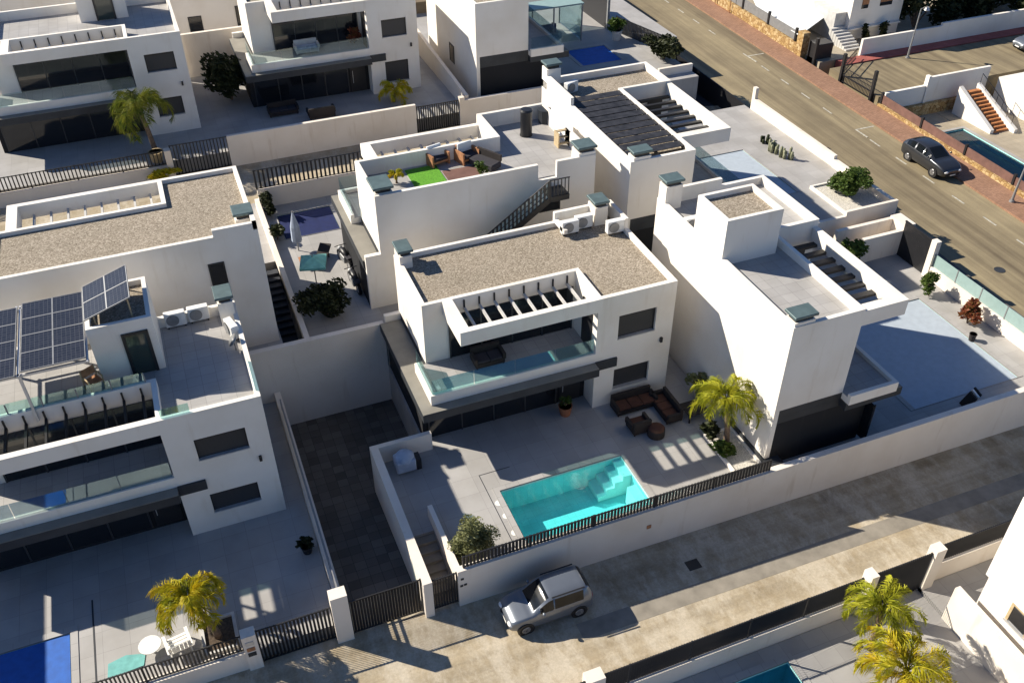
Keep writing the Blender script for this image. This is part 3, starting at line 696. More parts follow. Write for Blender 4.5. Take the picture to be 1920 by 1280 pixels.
pool('navy covered pool in the shade below the dark slat fence', 4.72, 7.98, 48.05, 50.95, 3.0, 1.3, surf='navy_cover')
pool('bright blue covered pool beside the winter garden', 31.1, 34.5, 63.7, 67.1, 3.6, 1.3, surf='blue_cover')
pool('teal pool cut by the bottom edge, south of the lane', 14.4, 17.9, 13.0, 15.85, -1.0, 1.3)

# ------------------------------------------------------------------ solar panels
def panel_array(label, loc, cols, rows, pw, ph, tilt=(0, 0, 0), group=None):
    t = thing('solar_panel', label, 'solar panel', loc, 0, group); t.rotation_euler = tilt
    for i in range(cols):
        for j in range(rows):
            p = B().box(i*pw+.02, (i+1)*pw-.02, j*ph+.02, (j+1)*ph-.02, 0, .035).build('module', 'solar_cell', t)
            f = B(); x0, x1, y0, y1 = i*pw, (i+1)*pw, j*ph, (j+1)*ph
            for r in rects_minus(x0, x1, y0, y1, [(x0+.028, x1-.028, y0+.028, y1-.028)]): f.box(*r, -.01, .045)
            f.build('frame', 'grey_metal', p)
    return t
SP = [panel_array('large flat solar panel array left of the roof stair tower', (-7.42, 32.05, 9.25), 2, 4, 1.17, 1.18, (0, 0, 0)),
      panel_array('solar panel array cut by the left edge of the photo', (-9.95, 31.85, 9.25), 2, 4, 1.17, 1.18, (0, 0, 0)),
      panel_array('tilted solar panel on top of the roof stair tower', (-4.95, 33.85, 9.72), 2, 2, 1.0, 1.25, (0, R(-19), 0))]
b = B()
for x in (-7.5, -10.1):
    for yy in (32.0, 36.6): b.box(x-.05, x+.05, yy-.05, yy+.05, 6.83, 9.2)
for x in (-7.52, -5.05, -10.05, -7.66): b.box(x-.04, x+.04, 31.9, 36.8, 9.12, 9.2)
for yy in (32.1, 36.6): b.box(-10.1, -5.0, yy-.04, yy+.04, 9.02, 9.12)
b.box(-5.2, -5.1, 36.55, 36.65, 6.83, 9.1)
tag(b.build('panel_pergola', 'pale_metal'), 'metal pergola carrying the flat solar panel arrays on the roof terrace', 'pergola')
b = B().bar((-4.6, 34.0, 8.5), (-4.6, 34.0, 9.8), .06).bar((-3.2, 34.0, 8.5), (-3.2, 34.0, 10.25), .06).bar((-3.2, 36.1, 8.5), (-3.2, 36.1, 10.25), .06).bar((-4.6, 36.1, 8.5), (-4.6, 36.1, 9.8), .06)
b.bar((-4.9, 34.0, 9.7), (-3.1, 34.0, 10.3), .05).bar((-4.9, 36.1, 9.7), (-3.1, 36.1, 10.3), .05)
tag(b.build('panel_mount', 'wood_pale'), 'support posts under the tilted solar panel on the stair tower', 'mount')
# glass balustrade of that roof terrace
t = thing('glass_balustrade', 'glass balustrade between the roof terrace and its canopy, left villa', 'balustrade', (-11, 32.2, 6.8))
for i in range(6): B().box(i*1.28+.02, i*1.28+1.26, 0, .015, .1, 1.05).build('glass_panel', 'balustrade', t)
for i in range(7): B().box(i*1.28-.025, i*1.28+.025, -.02, .04, 0, 1.0).build('post', 'grey_metal', t)
t = thing('glass_balustrade', 'glass balustrade on the right front corner of the solar-panel villa roof', 'balustrade', (.75, 29.7, 7.35))
B().box(-3.7, -2.6, .0, .015, .0, .45).build('glass_panel', 'balustrade', t); B().box(-.015, 0, .3, 2.3, 0, .45).build('glass_panel', 'balustrade', t)

# ------------------------------------------------------------------ air conditioners
def ac_unit(label, x, y, z, rz=0, group='air conditioner units on the roofs'):
    t = thing('ac_unit', label, 'air conditioner', (x, y, z), rz, group)
    B().box(-.45, .45, 0, .34, .08, .74).build('casing', 'white_plastic', t, bev=.02)
    b = B().tube([(-.12, -.03, .42), (-.12, -.002, .42)], .27, 20); g = b.build('fan_grille', 'ac_grille', t)
    B().tube([(-.12, -.045, .42), (-.12, -.03, .42)], .07, 10).tube([(-.12, -.042, .42), (-.12, -.03, .42)], [.27, .25], 20).build('fan_hub', 'grey_metal', g)
    for s_ in (-.36, .36): B().box(s_-.03, s_+.03, .0, .36, 0, .08).build('foot', 'black_metal', t)
    return t
ac_unit('leftmost white ac unit on the gravel roof by the raised parapet', 17.25, 35.95, 7.36)
ac_unit('middle white ac unit on the gravel roof by the raised parapet', 18.1, 36.15, 7.36)
ac_unit('rightmost white ac unit on the gravel roof below the tall chimney', 19.35, 35.15, 7.36)
ac_unit('left white ac unit on the blue-grey roof terrace beside the stair tower', -1.75, 36.15, 6.86)
ac_unit('right white ac unit on the blue-grey roof terrace next to the chimney', -.75, 36.2, 6.86)
ac_unit('white ac unit turned sideways along the roof terrace parapet', .3, 34.6, 6.86, R(-75))
ac_unit('white ac unit behind the gravel-topped stair tower', 22.35, 32.9, 8.1)
ac_unit('white ac unit near the chimney of the dark slatted roof villa', 22.9, 48.2, 8.87, R(20))
t = thing('satellite_dish', 'small grey satellite dish and pump at the roof terrace parapet', 'dish', (.42, 33.6, 6.86))
B().tube([(0, 0, 0), (0, 0, .5)], .03).build('mast', 'grey_metal', t)
B().tube([(-.06, 0, .55), (0, 0, .5), (.03, 0, .47)], [.3, .2, .03], 14).build('bowl', 'grey_metal', t, smooth=True)

# ------------------------------------------------------------------ roof pergola of the villa by the main road
t = thing('slatted_pergola', 'black slatted pergola shading half of the roof terrace by the main road', 'pergola', (22.0, 39.0, 8.85))
b = B()
for i in range(11):
    yy = .15+i*.715; b.prism([(-.05, yy), (3.35, yy), (3.35, yy+.56), (-.05, yy+.56)], [.36, .36, .39, .39], [.39, .39, .42, .42])
b.build('slat', 'pergola_fabric', t)
for x in (.05, 1.6, 3.25): B().box(x-.05, x+.05, .1, 8.0, .22, .335).build('beam', 'black_metal', t)
for x in (.05, 3.25):
    for yy in (.2, 4, 7.9): B().box(x-.05, x+.05, yy-.05, yy+.05, 0.03, .22).build('post', 'black_metal', t)

# ------------------------------------------------------------------ plants
def palm(label, loc, h, fl, n, mat, lean=(0, 0), seed=1, r=.13, group='palms in the gardens', droop=1.0, spread=(0, 6.283)):
    rnd = random.Random(seed)
    t = thing('palm_tree', label, 'palm', loc, 0, group)
    pts = [(lean[0]*(i/6)**1.5, lean[1]*(i/6)**1.5, h*i/6) for i in range(7)]
    tb = B(); tb.tube(pts, [r*1.25]+[r*(1-.25*i/6)+(.012 if i % 2 else 0) for i in range(1, 7)], 10)
    tb.build('trunk', 'trunk', t, smooth=True)
    top = Vector(pts[-1]); b = B(); rb = B()
    for i in range(n):
        az_ = 2.399*i+rnd.uniform(-.3, .3); lv = i/n
        el_ = R(82-62*lv+rnd.uniform(-9, 9)); L = fl*rnd.uniform(.8, 1.12)*(.82+.25*lv)
        dirh = Vector((math.cos(az_), math.sin(az_), 0)); p = top.copy(); pr = [p.copy()]; ang = el_
        S = 12
        for k in range(S):
            ang -= R(rnd.uniform(8, 13))*droop*(.45+1.25*k/S)
            p = p+(dirh*math.cos(ang)+Vector((0, 0, 1))*math.sin(ang))*(L/S); pr.append(p.copy())
        rb.tube(pr, [.028*(1-.85*k/S) for k in range(S+1)], 4)
        sidev = Vector((-dirh.y, dirh.x, 0))
        m = 74
        for k in range(m):
            f = .16+.84*k/m; q = f*S; a = min(int(q), S-1); pt = pr[a].lerp(pr[a+1], q-a); tg = (pr[a+1]-pr[a]).normalized()
            ll = fl*.27*math.sin(math.pi*(.2+.72*f))*rnd.uniform(.7, 1.2)
            for sg in (-1, 1):
                dr = (sidev*sg*rnd.uniform(.35, 1.0)+tg*rnd.uniform(.5, 1.1)+Vector((0, 0, rnd.uniform(-.9, .45)))).normalized()
                wv = tg.cross(dr).normalized()*.0065*(1.5 if fl > 1.5 else 1.0)+tg*.008
                mid = pt+dr*ll*.55+Vector((0, 0, .02)); tip = pt+dr*ll-Vector((0, 0, ll*.34))
                b.quad(pt-wv, mid-wv*1.3, tip, mid+wv*1.3, pt+wv)
    c = b.build('crown', mat, t); rb.build('frond_stem', mat, c)
    return t
def bush(name, label, loc, rx, ry, rz, n, mat, ls=.09, seed=1, cat='shrub', group=None, zc=None, trunk=True, clump=9):
    rnd = random.Random(seed); t = thing(name, label, cat, loc, 0, group)
    zc = rz if zc is None else zc
    cl = []
    for _ in range(clump):
        q = Vector((rnd.gauss(0, 1), rnd.gauss(0, 1), rnd.gauss(0, 1))).normalized()*(rnd.random()**.4)*.82*rnd.uniform(.8, 1.15)
        cl.append((q.x*rx, q.y*ry, zc+q.z*rz))
    b = B()
    for i in range(n):
        c = cl[i % clump]
        d = Vector((rnd.gauss(0, 1), rnd.gauss(0, 1), rnd.gauss(0, 1))).normalized()*(rnd.random()**.4)
        p = Vector((c[0]+d.x*rx*.44, c[1]+d.y*ry*.44, max(.04, c[2]+d.z*rz*.40)))
        a = Vector((rnd.gauss(0, 1), rnd.gauss(0, 1), rnd.gauss(.4, 1))).normalized(); u = a.orthogonal().normalized(); s_ = ls*rnd.uniform(.6, 1.5)
        v = a.cross(u); b.quad(p-u*s_*.45, p+v*s_, p+u*s_*.45, p-v*s_)
    b.build('foliage', mat, t)
    if trunk:
        s_ = B()
        for i in range(min(6, clump)): s_.tube([(0, 0, 0), (cl[i][0]*.5, cl[i][1]*.5, cl[i][2]*.55), cl[i]], [.05*rx, .03*rx, .012*rx], 5)
        s_.build('stem', 'trunk', t)
    return t
def pot(label, loc, r, h, mat, group=None):
    b = B().tube([(0, 0, 0), (0, 0, h*.9), (0, 0, h), (0, 0, h), (0, 0, h*.86)], [r*.72, r*.97, r*1.05, r*.88, r*.84], 14)
    o = b.build('plant_pot', mat); o.location = loc; return tag(o, label, 'pot', group)
palm('golden palm leaning left in front of the deep blue pool cover', (-2.8, 24.05, .7), 2.5, 1.95, 19, 'palm_yellow', (-.6, .1), 3, .13, droop=1.15)
palm('green-gold palm against the lit wall of the stair tower villa', (20.75, 25.6, 1.1), 2.9, 1.95, 20, 'palm_lime', (-.45, -.05), 5, .14)
palm('dark green palm with hanging fronds beside the letter box pillar', (-1.25, 60.0, 4.0), 3.3, 3.0, 16, 'palm_green', (-.35, -.1), 8, .17, droop=1.35)
palm('small yellow palm below the shuttered window at the top centre', (15.3, 62.0, 4.0), .7, 1.9, 11, 'palm_yellow', (.2, 0), 9, .12)
palm('tall green palm next to the southern gate', (21.3, 15.1, -1.0), 2.5, 2.0, 16, 'palm_lime', (-.1, .1), 12, .14)
palm('broad golden palm at the bottom right corner', (20.8, 12.8, -1.0), 2.0, 2.5, 20, 'palm_yellow', (-.2, .1), 14, .16)
bush('olive_bush', 'round grey-green olive bush above the short stair wall', (7.5, 23.85, 1.1), 1.0, .85, 1.05, 7500, 'olive_leaf', .062, 2, clump=22)
bush('olive_bush', 'wide olive bush in the raised bed beside the main road', (38.6, 40.3, 2.75), 1.3, 1.3, 1.0, 6500, 'green_leaf', .10, 4, clump=14)
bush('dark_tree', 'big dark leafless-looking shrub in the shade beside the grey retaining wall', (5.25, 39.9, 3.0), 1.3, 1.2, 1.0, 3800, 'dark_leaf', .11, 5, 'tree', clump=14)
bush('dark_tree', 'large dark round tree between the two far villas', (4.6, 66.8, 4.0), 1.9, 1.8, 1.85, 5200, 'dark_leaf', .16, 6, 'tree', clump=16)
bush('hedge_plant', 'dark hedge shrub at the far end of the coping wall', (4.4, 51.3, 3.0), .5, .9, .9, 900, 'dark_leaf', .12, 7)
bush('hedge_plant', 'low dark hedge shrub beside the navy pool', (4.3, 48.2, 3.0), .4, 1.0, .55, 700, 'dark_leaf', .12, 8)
bush('hedge_plant', 'light green tuft at the corner of the navy pool', (4.55, 48.8, 3.0), .3, .3, .35, 260, 'green_leaf', .10, 9)
bush('garden_shrub', 'young green shrub growing up by the entrance niche wall', (35.4, 35.7, .95), .8, .75, 1.2, 1300, 'green_leaf', .12, 10)
bush('garden_shrub', 'yellowish shrub with a shadow by the white wall of the grey pool cover', (37.9, 31.7, .95), .6, .6, .8, 900, 'green_leaf', .10, 11)
bush('garden_shrub', 'red and green flowering shrub by the white wall of the grey pool cover', (38.1, 28.9, .95), .75, .7, .8, 1200, 'red_leaf', .10, 12)
bush('potted_shrub', 'shrub in a white pot beside the bright blue pool', (36.0, 67.8, 4.2), .75, .75, .7, 700, 'green_leaf', .15, 13)
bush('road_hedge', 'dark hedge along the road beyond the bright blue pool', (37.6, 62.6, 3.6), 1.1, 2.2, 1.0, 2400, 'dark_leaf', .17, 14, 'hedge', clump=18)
bush('bed_plant', 'low spiky green plant in the bed behind the golden sunlit stripes', (20.3, 25.2, 1.0), .55, .6, .4, 420, 'green_leaf', .12, 15)
bush('bed_plant', 'dark leafy shrub at the upper end of the planted bed', (20.4, 26.3, 1.0), .5, .45, .5, 520, 'dark_leaf', .13, 16)
bush('potted_shrub', 'dark palm-like shrub at the shaded corner between two villas', (21.4, 29.2, 1.1), .8, .7, .9, 900, 'olive_leaf', .12, 17)
bush('potted_shrub', 'dark plant at the foot of the stair tower villa', (22.4, 25.0, 1.0), .3, .3, .6, 300, 'dark_leaf', .1, 18, trunk=False)
bush('climbing_plant', 'yellow-green climber on top of the beige back street wall', (-.95, 57.7, 3.3), 1.4, .25, .4, 700, 'palm_yellow', .1, 19, trunk=False)
for i, (x, yy, lb) in enumerate([(37.6, 47.2, 'tallest pale cactus clump by the white garden wall'), (37.9, 46.2, 'shorter pale cactus clump with a terracotta rim by the white garden wall'), (38.0, 48.6, 'dark agave at the far end of the cactus bed')]):
    t = thing('cactus', lb, 'cactus', (x, yy, 2.72), 0)
    b = B(); rr = random.Random(i)
    for k in range(9):
        px, py = rr.uniform(-.3, .3), rr.uniform(-.35, .35); hh = rr.uniform(.35, .9)*(1 if i < 2 else .6); b.tube([(px, py, 0), (px*1.1, py*1.1, hh*.9), (px*1.1, py*1.1, hh)], [.1, .1, .03], 7)
    b.build('stem', 'cactus' if i < 2 else 'dark_leaf', t, smooth=True)
# beds
def bed(label, x0, x1, y0, y1, z, mat='soil', curb='render'):
    t = thing('planting_bed', label, 'flower bed', (x0, y0, z))
    B().box(0, x1-x0, 0, y1-y0, -.3, .05).build('soil', mat, t); c = B()
    for r in rects_minus(-.12, x1-x0+.12, -.12, y1-y0+.12, [(0, x1-x0, 0, y1-y0)]): c.box(*r, -.3, .16)
    c.build('kerb', curb, t); return t
bed('pebble planting bed under the green-gold palm', 20.12, 21.38, 23.62, 26.28, 1.1, 'pebbles')
bed('dark earth bed around the leaning golden palm', -3.3, -2.2, 23.4, 24.8, .72, 'soil', 'beam_white')
bed('raised bed of the wide olive bush beside the main road', 37.0, 39.9, 38.6, 42.0, 2.75, 'pebbles')
wall('raised_planter', B().box(21.5, 22.3, 23.3, 26.8, 1.0, 1.45), 'grey raised planter top between the palm bed and the black ground floor', 'slab_dark', 'planter')
pot('terracotta pot beside the dark entrance door of the middle villa', (14.6, 30.25, 1.1), .34, .55, 'terracotta')
bush('potted_shrub', 'small shrub in the terracotta pot by the middle entrance door', (14.6, 30.25, 1.6), .35, .35, .3, 260, 'green_leaf', .07, 21)
pot('white pot beside the bright blue pool', (36.0, 67.8, 3.6), .45, .8, 'pot_white')
pot('dark urn standing alone on the deck of the grey pool cover', (37.2, 27.6, .95), .2, .42, 'rattan_dark')
pot('square cream planter beside the letter box pillar on the back street', (-1.25, 58.9, 4.0), .45, .7, 'wood_pale')
pot('black pot in the corner of the driveway fence', (1.25, 26.9, .7), .25, .4, 'black_metal')
bush('potted_shrub', 'small dark plant in the black pot by the driveway fence', (1.25, 26.9, 1.05), .4, .3, .22, 240, 'dark_leaf', .09, 22, trunk=False)

# ------------------------------------------------------------------ furniture
def sofa(label, loc, rz, L=1.9, mat='rattan_dark', cush='cushion_dark', arms=True, group=None):
    t = thing('garden_sofa', label, 'sofa', loc, rz, group)
    B().box(-L/2, L/2, -.42, .42, .08, .3).build('seat_base', mat, t); B().box(-L/2, L/2, .28, .42, .3, .78).build('backrest', mat, t)
    if arms:
        for s_ in (-1, 1): B().box(s_*L/2-.07, s_*L/2+.07, -.42, .28, .3, .6).build('armrest', mat, t)
    n = max(1, round(L/.7))
    for i in range(n):
        a = -L/2+.08+(L-.16)*i/n; B().box(a+.01, a+(L-.16)/n-.01, -.40, .26, .3, .44).build('cushion', cush, t, bev=.03)
    for x in (-L/2+.06, L/2-.06):
        for q in (-.38, .38): B().box(x-.03, x+.03, q-.03, q+.03, 0, .08).build('leg', mat, t)
    return t
sofa('dark rattan sofa with rust cushions against the white wall of the middle villa', (17.9, 29.5, 1.1), 0, 2.1, 'rattan_dark', 'cushion_rust')
sofa('dark rattan sofa with rust cushions facing the house, side piece of the seating group', (19.2, 28.6, 1.1), R(-90), 1.8, 'rattan_dark', 'cushion_rust')
sofa('single dark rattan armchair in front of the rust cushioned seating group', (17.4, 28.0, 1.1), R(180), .9, 'rattan_dark', 'cushion_rust')
t = thing('pouf', 'round black rattan pouf nearest the pool', 'pouf', (18.0, 27.35, 1.1)); B().cyl(0, 0, 0, .42, .42, .4, 18).build('body', 'rattan_dark', t); B().ball(0, 0, .42, .4, .4, .1).build('cushion', 'cushion_rust', t, smooth=True)
t = thing('table', 'square black table on the deck right of the seating group', 'table', (20.35, 27.9, 1.1)); B().box(-.55, .55, -.5, .5, .42, .47).build('tabletop', 'rattan_dark', t, bev=.01)
for x in (-.5, .5):
    for q in (-.45, .45): B().box(x-.03, x+.03, q-.03, q+.03, 0, .42).build('leg', 'rattan_dark', t)
t = thing('covered_barbecue', 'barbecue under a pale blue-grey cover in the corner of the low white wall', 'barbecue', (6.35, 29.6, 1.1))
B().ball(0, 0, .75, .48, .42, .38, 8, 14, .05).build('cover', 'bbq_cover', t, smooth=True)
B().prism([(-.45, -.38), (.45, -.38), (.45, .38), (-.45, .38)], .12, .8).build('cover_skirt', 'bbq_cover', t, bev=.06)
B().box(.5, .72, -.25, .25, .0, .62).build('side_table', 'black_metal', t)
for x in (-.3, .3): B().cyl(x, 0, 0, .14, .08).build('wheel', 'black_metal', t)
b = B().cyl(0, 0, 0, .012, .16, .16, 20)
spots = [(9.55, 26.1), (9.6, 25.3), (9.6, 24.3)]
for i, (x, yy) in enumerate(spots):
    o = b.build('deck_light', 'paint_white') if i == 0 else o0.copy()
    if i == 0: o0 = o
    else: C.objects.link(o)
    o.location = (x, yy, 1.1); tag(o, ['round pale deck light nearest the shaded end of the turquoise pool edge', 'round pale deck light in the middle of the turquoise pool edge', 'round pale deck light nearest the street wall on the turquoise pool edge'][i], 'light', 'deck lights beside the turquoise pool')
# white chair, round table and teal towel by the blue cover
t = thing('adirondack_chair', 'white slatted garden chair beside the slat fence, front left', 'chair', (-4.25, 24.1, .7), R(10))
for i in range(6): B().bar((-.36+i*.144, -.35, .34), (-.36+i*.144, -.62, 1.02), .12, .03).build('back_slat', 'paint_white', t)
for i in range(5): B().bar((-.38, -.3+i*.14, .33+i*.02), (.38, -.3+i*.14, .33+i*.02), .11, .03).build('seat_slat', 'paint_white', t)
for s_ in (-.42, .42):
    B().bar((s_, -.5, .58), (s_, .4, .58), .12, .03).build('armrest', 'paint_white', t); B().box(s_-.03, s_+.03, .3, .36, 0, .56).build('leg', 'paint_white', t); B().bar((s_*.9, .3, .3), (s_*.9, -.6, 0), .05, .1).build('leg', 'paint_white', t)
t = thing('round_table', 'round white garden table beside the white slatted chair', 'table', (-5.25, 24.35, .7)); B().cyl(0, 0, .42, .46, .42, .42, 24).build('tabletop', 'paint_white', t); B().cyl(0, 0, .0, .42, .05).build('leg', 'paint_white', t)
t = tag(B().prism([(-6.9, 23.75), (-5.6, 23.85), (-5.5, 24.35), (-6.2, 24.55), (-6.85, 24.4)], .704, .73).build('teal_towel', 'teal_cloth'), 'teal towel lying on the deck near the slat fence', 'towel')
tag(B().box(-7.33, -7.27, 23.5, 27.7, .69, .712).build('deck_drain', 'slab_dark'), 'thin dark drain line across the deck beside the blue pool cover', 'drain')
tag(B().prism([(9.31, 25.2), (9.34, 25.2), (9.34, 27.95), (10.8, 27.95), (10.8, 27.98), (9.31, 27.98)], 1.09, 1.106).box(9.31, 9.34, 22.9, 25.2, 1.09, 1.106).build('deck_drain', 'slab_dark'), 'thin dark L-shaped drain line around the turquoise pool deck', 'drain')
# roof terrace of the villa with outdoor stairs (floor 8.65)
Z6 = 8.65
tag(B().box(10.9, 12.6, 41.2, 43.1, Z6, Z6+.04).build('grass_mat', 'lawn'), 'bright green artificial grass mat on the roof terrace', 'grass mat')
def bench(label, loc, rz):
    t = thing('garden_chair', label, 'armchair', loc, rz, 'wooden armchairs on the roof terrace')
    for s_ in (-.5, .5): B().box(s_-.05, s_+.05, -.45, .45, 0, .66).build('side_panel', 'wood', t)
    B().box(-.45, .45, -.42, .42, .2, .3).build('seat', 'wood', t); B().box(-.45, .45, .34, .44, .3, .85).build('backrest', 'wood', t)
    B().box(-.43, .43, -.4, .3, .3, .43).build('cushion', 'cushion_dark', t, bev=.03); B().box(-.43, .43, .2, .34, .43, .95).build('back_cushion', 'canvas_white', t, bev=.03); return t
bench('left wooden armchair with dark cushion on the roof terrace by the grass mat', (12.75, 43.3, Z6), R(15))
bench('right wooden armchair with dark cushion on the roof terrace by the rug', (14.35, 43.0, Z6), R(15))
t = thing('garden_sofa', 'dark low sofa under the right edge of the roof seating group', 'sofa', (15.0, 42.0, Z6), R(-60)); B().box(-.8, .8, -.4, .4, .05, .4).build('seat', 'cushion_dark', t, bev=.05); B().box(-.8, .8, .3, .42, .4, .75).build('backrest', 'rattan_dark', t)
tag(B().box(12.7, 14.6, 40.9, 42.3, Z6, Z6+.02).build('rug', 'brown_panel'), 'brown rug on the roof terrace between the armchairs and the parapet', 'rug')
bush('potted_shrub', 'bright green potted plant at the end of the brown rug', (14.5, 41.2, Z6), .3, .3, .45, 260, 'green_leaf', .09, 31)
t = thing('stove', 'tall black cylindrical patio heater on the roof terrace', 'patio heater', (18.4, 44.6, Z6)); B().cyl(0, 0, .05, 1.45, .33, .33, 18).build('body', 'black_metal', t); B().cyl(0, 0, 1.45, 1.55, .36, .3, 18).build('lid', 'black_metal', t); B().cyl(0, 0, 0, .05, .36).build('base', 'black_metal', t)
tag(B().cyl(20.0, 45.75, Z6, Z6+.8, .36, .4, 8).build('grey_bin', 'slab_dark'), 'dark grey bin in the far corner of the roof terrace', 'bin')
t = thing('wooden_shelf', 'pale wooden plant stand by the chimney on the roof terrace', 'plant stand', (19.75, 42.6, Z6))
for k in range(3): B().box(-.35, .35, -.2+k*.2, .0+k*.2, .2+k*.28, .25+k*.28).build('shelf', 'wood_pale', t)
for x in (-.33, .33): B().box(x-.03, x+.03, -.2, .4, 0, .85).build('side_panel', 'wood_pale', t)
palm('small potted palm at the left end of the furnished roof terrace', (10.15, 42.0, Z6), .45, .6, 10, 'palm_yellow', (0, 0), 33, .05, group=None)
# garden of that villa: lounger, parasol, gazebo curtain, motorbikes
t = thing('sun_lounger', 'dark sun lounger lying diagonally on the sunlit tiles by the teal parasol', 'sun lounger', (6.15, 45.0, 3.0), R(-32)); B().box(-.33, .33, -.9, .35, .28, .36).build('seat', 'rattan_dark', t); B().bar((0, .35, .33), (0, .95, .6), .66, .07).build('backrest', 'rattan_dark', t)
for x in (-.28, .28):
    for q in (-.8, .5): B().box(x-.03, x+.03, q-.03, q+.03, 0, .28).build('leg', 'black_metal', t)
t = thing('parasol', 'teal garden parasol beside the big dark shrub', 'parasol', (5.35, 42.3, 3.0))
b = B(); k0 = [(math.cos(i*math.pi/4), math.sin(i*math.pi/4)) for i in range(8)]
k0 = [(.95*math.cos(R(30)+i*math.pi/2), .95*math.sin(R(30)+i*math.pi/2)) for i in range(4)]
for i in range(4):
    a, c = k0[i], k0[(i+1) % 4]; b.quad((0, 0, 2.15), (a[0]*1.0, a[1]*1.0, 1.85), (c[0]*1.0, c[1]*1.0, 1.85))
    b.quad((a[0]*1.0, a[1]*1.0, 1.85), (a[0]*1.0, a[1]*1.0, 1.72), (c[0]*1.0, c[1]*1.0, 1.72), (c[0]*1.0, c[1]*1.0, 1.85))
b.build('canopy', 'teal_cloth', t); B().cyl(0, 0, 0, 2.3, .03).build('pole', 'grey_metal', t); B().box(-.3, .3, -.3, .3, 0, .08).build('base', 'slab_dark', t)
t = thing('closed_parasol', 'closed grey parasol standing at the near edge of the navy pool', 'parasol', (5.2, 46.6, 3.0)); B().tube([(0, 0, .7), (0, 0, 1.6), (0, 0, 2.5)], [.3, .26, .04], 9).build('folded_canopy', 'bbq_cover', t); B().cyl(0, 0, 0, 2.6, .035).build('pole', 'grey_metal', t)
t = thing('garden_table', 'dark low table between the closed parasol and the sun lounger', 'table', (5.35, 44.9, 3.0)); B().box(-.4, .4, -.35, .35, .38, .43).build('tabletop', 'wood', t); B().box(-.34, .34, -.29, .29, 0, .38).build('frame', 'black_metal', t)
def motorbike(label, loc, rz):
    t = thing('motorcycle', label, 'motorcycle', loc, rz)
    for x in (-.68, .68):
        w_ = B().tube([(x, -.07, .31), (x, .07, .31)], .31, 16).build('wheel', 'tyre', t); B().tube([(x, -.075, .31), (x, .075, .31)], .18, 12).build('rim', 'rim', w_)
    B().tube([(-.45, 0, .72), (-.1, 0, .8), (.2, 0, .85), (.45, 0, .75)], [.12, .17, .19, .1], 8).build('fuel_tank', 'black_metal', t, smooth=True)
    B().box(-.8, -.05, -.14, .14, .72, .82).build('saddle', 'cushion_dark', t, bev=.03); B().box(-.3, .3, -.16, .16, .25, .66).build('engine', 'grey_metal', t, bev=.03)
    B().bar((.68, 0, .31), (.42, 0, 1.0), .07).build('fork', 'pale_metal', t); B().bar((.42, -.36, 1.05), (.42, .36, 1.05), .035).build('handlebar', 'black_metal', t); B().ball(.55, 0, .85, .12, .12, .12).build('headlight', 'light_clear', t, smooth=True)
    return t
motorbike('dark motorcycle parked farther along the bright terrace edge', (7.35, 44.2, 3.0), R(100))
motorbike('dark motorcycle parked nearer, in the shade of the furnished-terrace villa', (7.3, 41.8, 3.0), R(95))
sofa('black outdoor sofa in the shade in front of the far dark villa, left one', (7.6, 63.0, 4.0), 0, 2.0, 'rattan_dark', 'cushion_dark')
sofa('black outdoor sofa in front of the far dark villa, near its wall, right one', (10.0, 61.6, 4.0), R(180), 1.8, 'rattan_dark', 'cushion_dark')
sofa('pale cushioned seat on the deep balcony at the top centre', (10.2, 65.3, 7.25), 0, 1.6, 'beam_white', 'bbq_cover')
bush('potted_shrub', 'reddish plant on the right side of the deep balcony at the top centre', (13.7, 65.6, 7.25), .5, .4, .6, 400, 'red_leaf', .1, 41)
sofa('black seat in the left corner of the middle villa balcony', (11.2, 31.7, 4.32), 0, 1.4, 'rattan_dark', 'cushion_dark')
t = thing('wooden_chair', 'wooden director chair on the sunlit roof terrace under the panels', 'chair', (-5.3, 33.2, 6.83), R(30)); B().box(-.28, .28, -.25, .25, .42, .47).build('seat', 'wood', t); B().box(-.28, .28, .22, .27, .6, .95).build('backrest', 'wood', t)
for x in (-.3, .3):
    for q in (-.25, .25): B().bar((x, q, 0), (x, q, .95 if q > 0 else .65), .045).build('leg', 'wood_pale', t)
    B().box(x-.03, x+.03, -.28, .28, .64, .68).build('armrest', 'wood_pale', t)
# dark lounger on the right pool deck
t = thing('folded_furniture', 'folded white and black garden chairs leaning at the corner of the grey pool cover', 'chairs', (33.0, 23.6, .95), R(20)); 
for k in range(3): B().bar((k*.22, 0, 0), (k*.22-.1, -.3, 1.0), .09, .5).build('seat', 'paint_white' if k == 1 else 'rattan_dark', t)
# meter boxes and house numbers on the walls are plain dark plates
for (x, z, lb) in [(6.62, 1.66, 'small dark wall fitting highest beside the pedestrian gate'), (6.58, 1.25, 'left small dark wall fitting beside the pedestrian gate'), (6.74, 1.27, 'right small dark wall fitting beside the pedestrian gate')]:
    tag(B().box(x-.06, x+.06, 22.425, 22.448, z-.05, z+.05).build('wall_fitting', 'black_metal'), lb, 'wall fitting')
tag(B().box(14.9, 15.1, 22.42, 22.448, 1.05, 1.25).build('drain_spout', 'wood'), 'rusty brown drain opening in the long street wall', 'drain')
for i, z in enumerate((1.75, 1.4, 1.1)): tag(B().box(-1.85, -1.55, 22.52, 22.548, z-.1, z+.1).build('letter_box', ['pale_metal', 'wood', 'slab_dark'][i]), ['pale letter box, top one on the pillar beside the potted palm', 'brown meter box, middle one on the pillar beside the potted palm', 'dark meter box, lowest on the pillar beside the potted palm'][i], 'letter box')

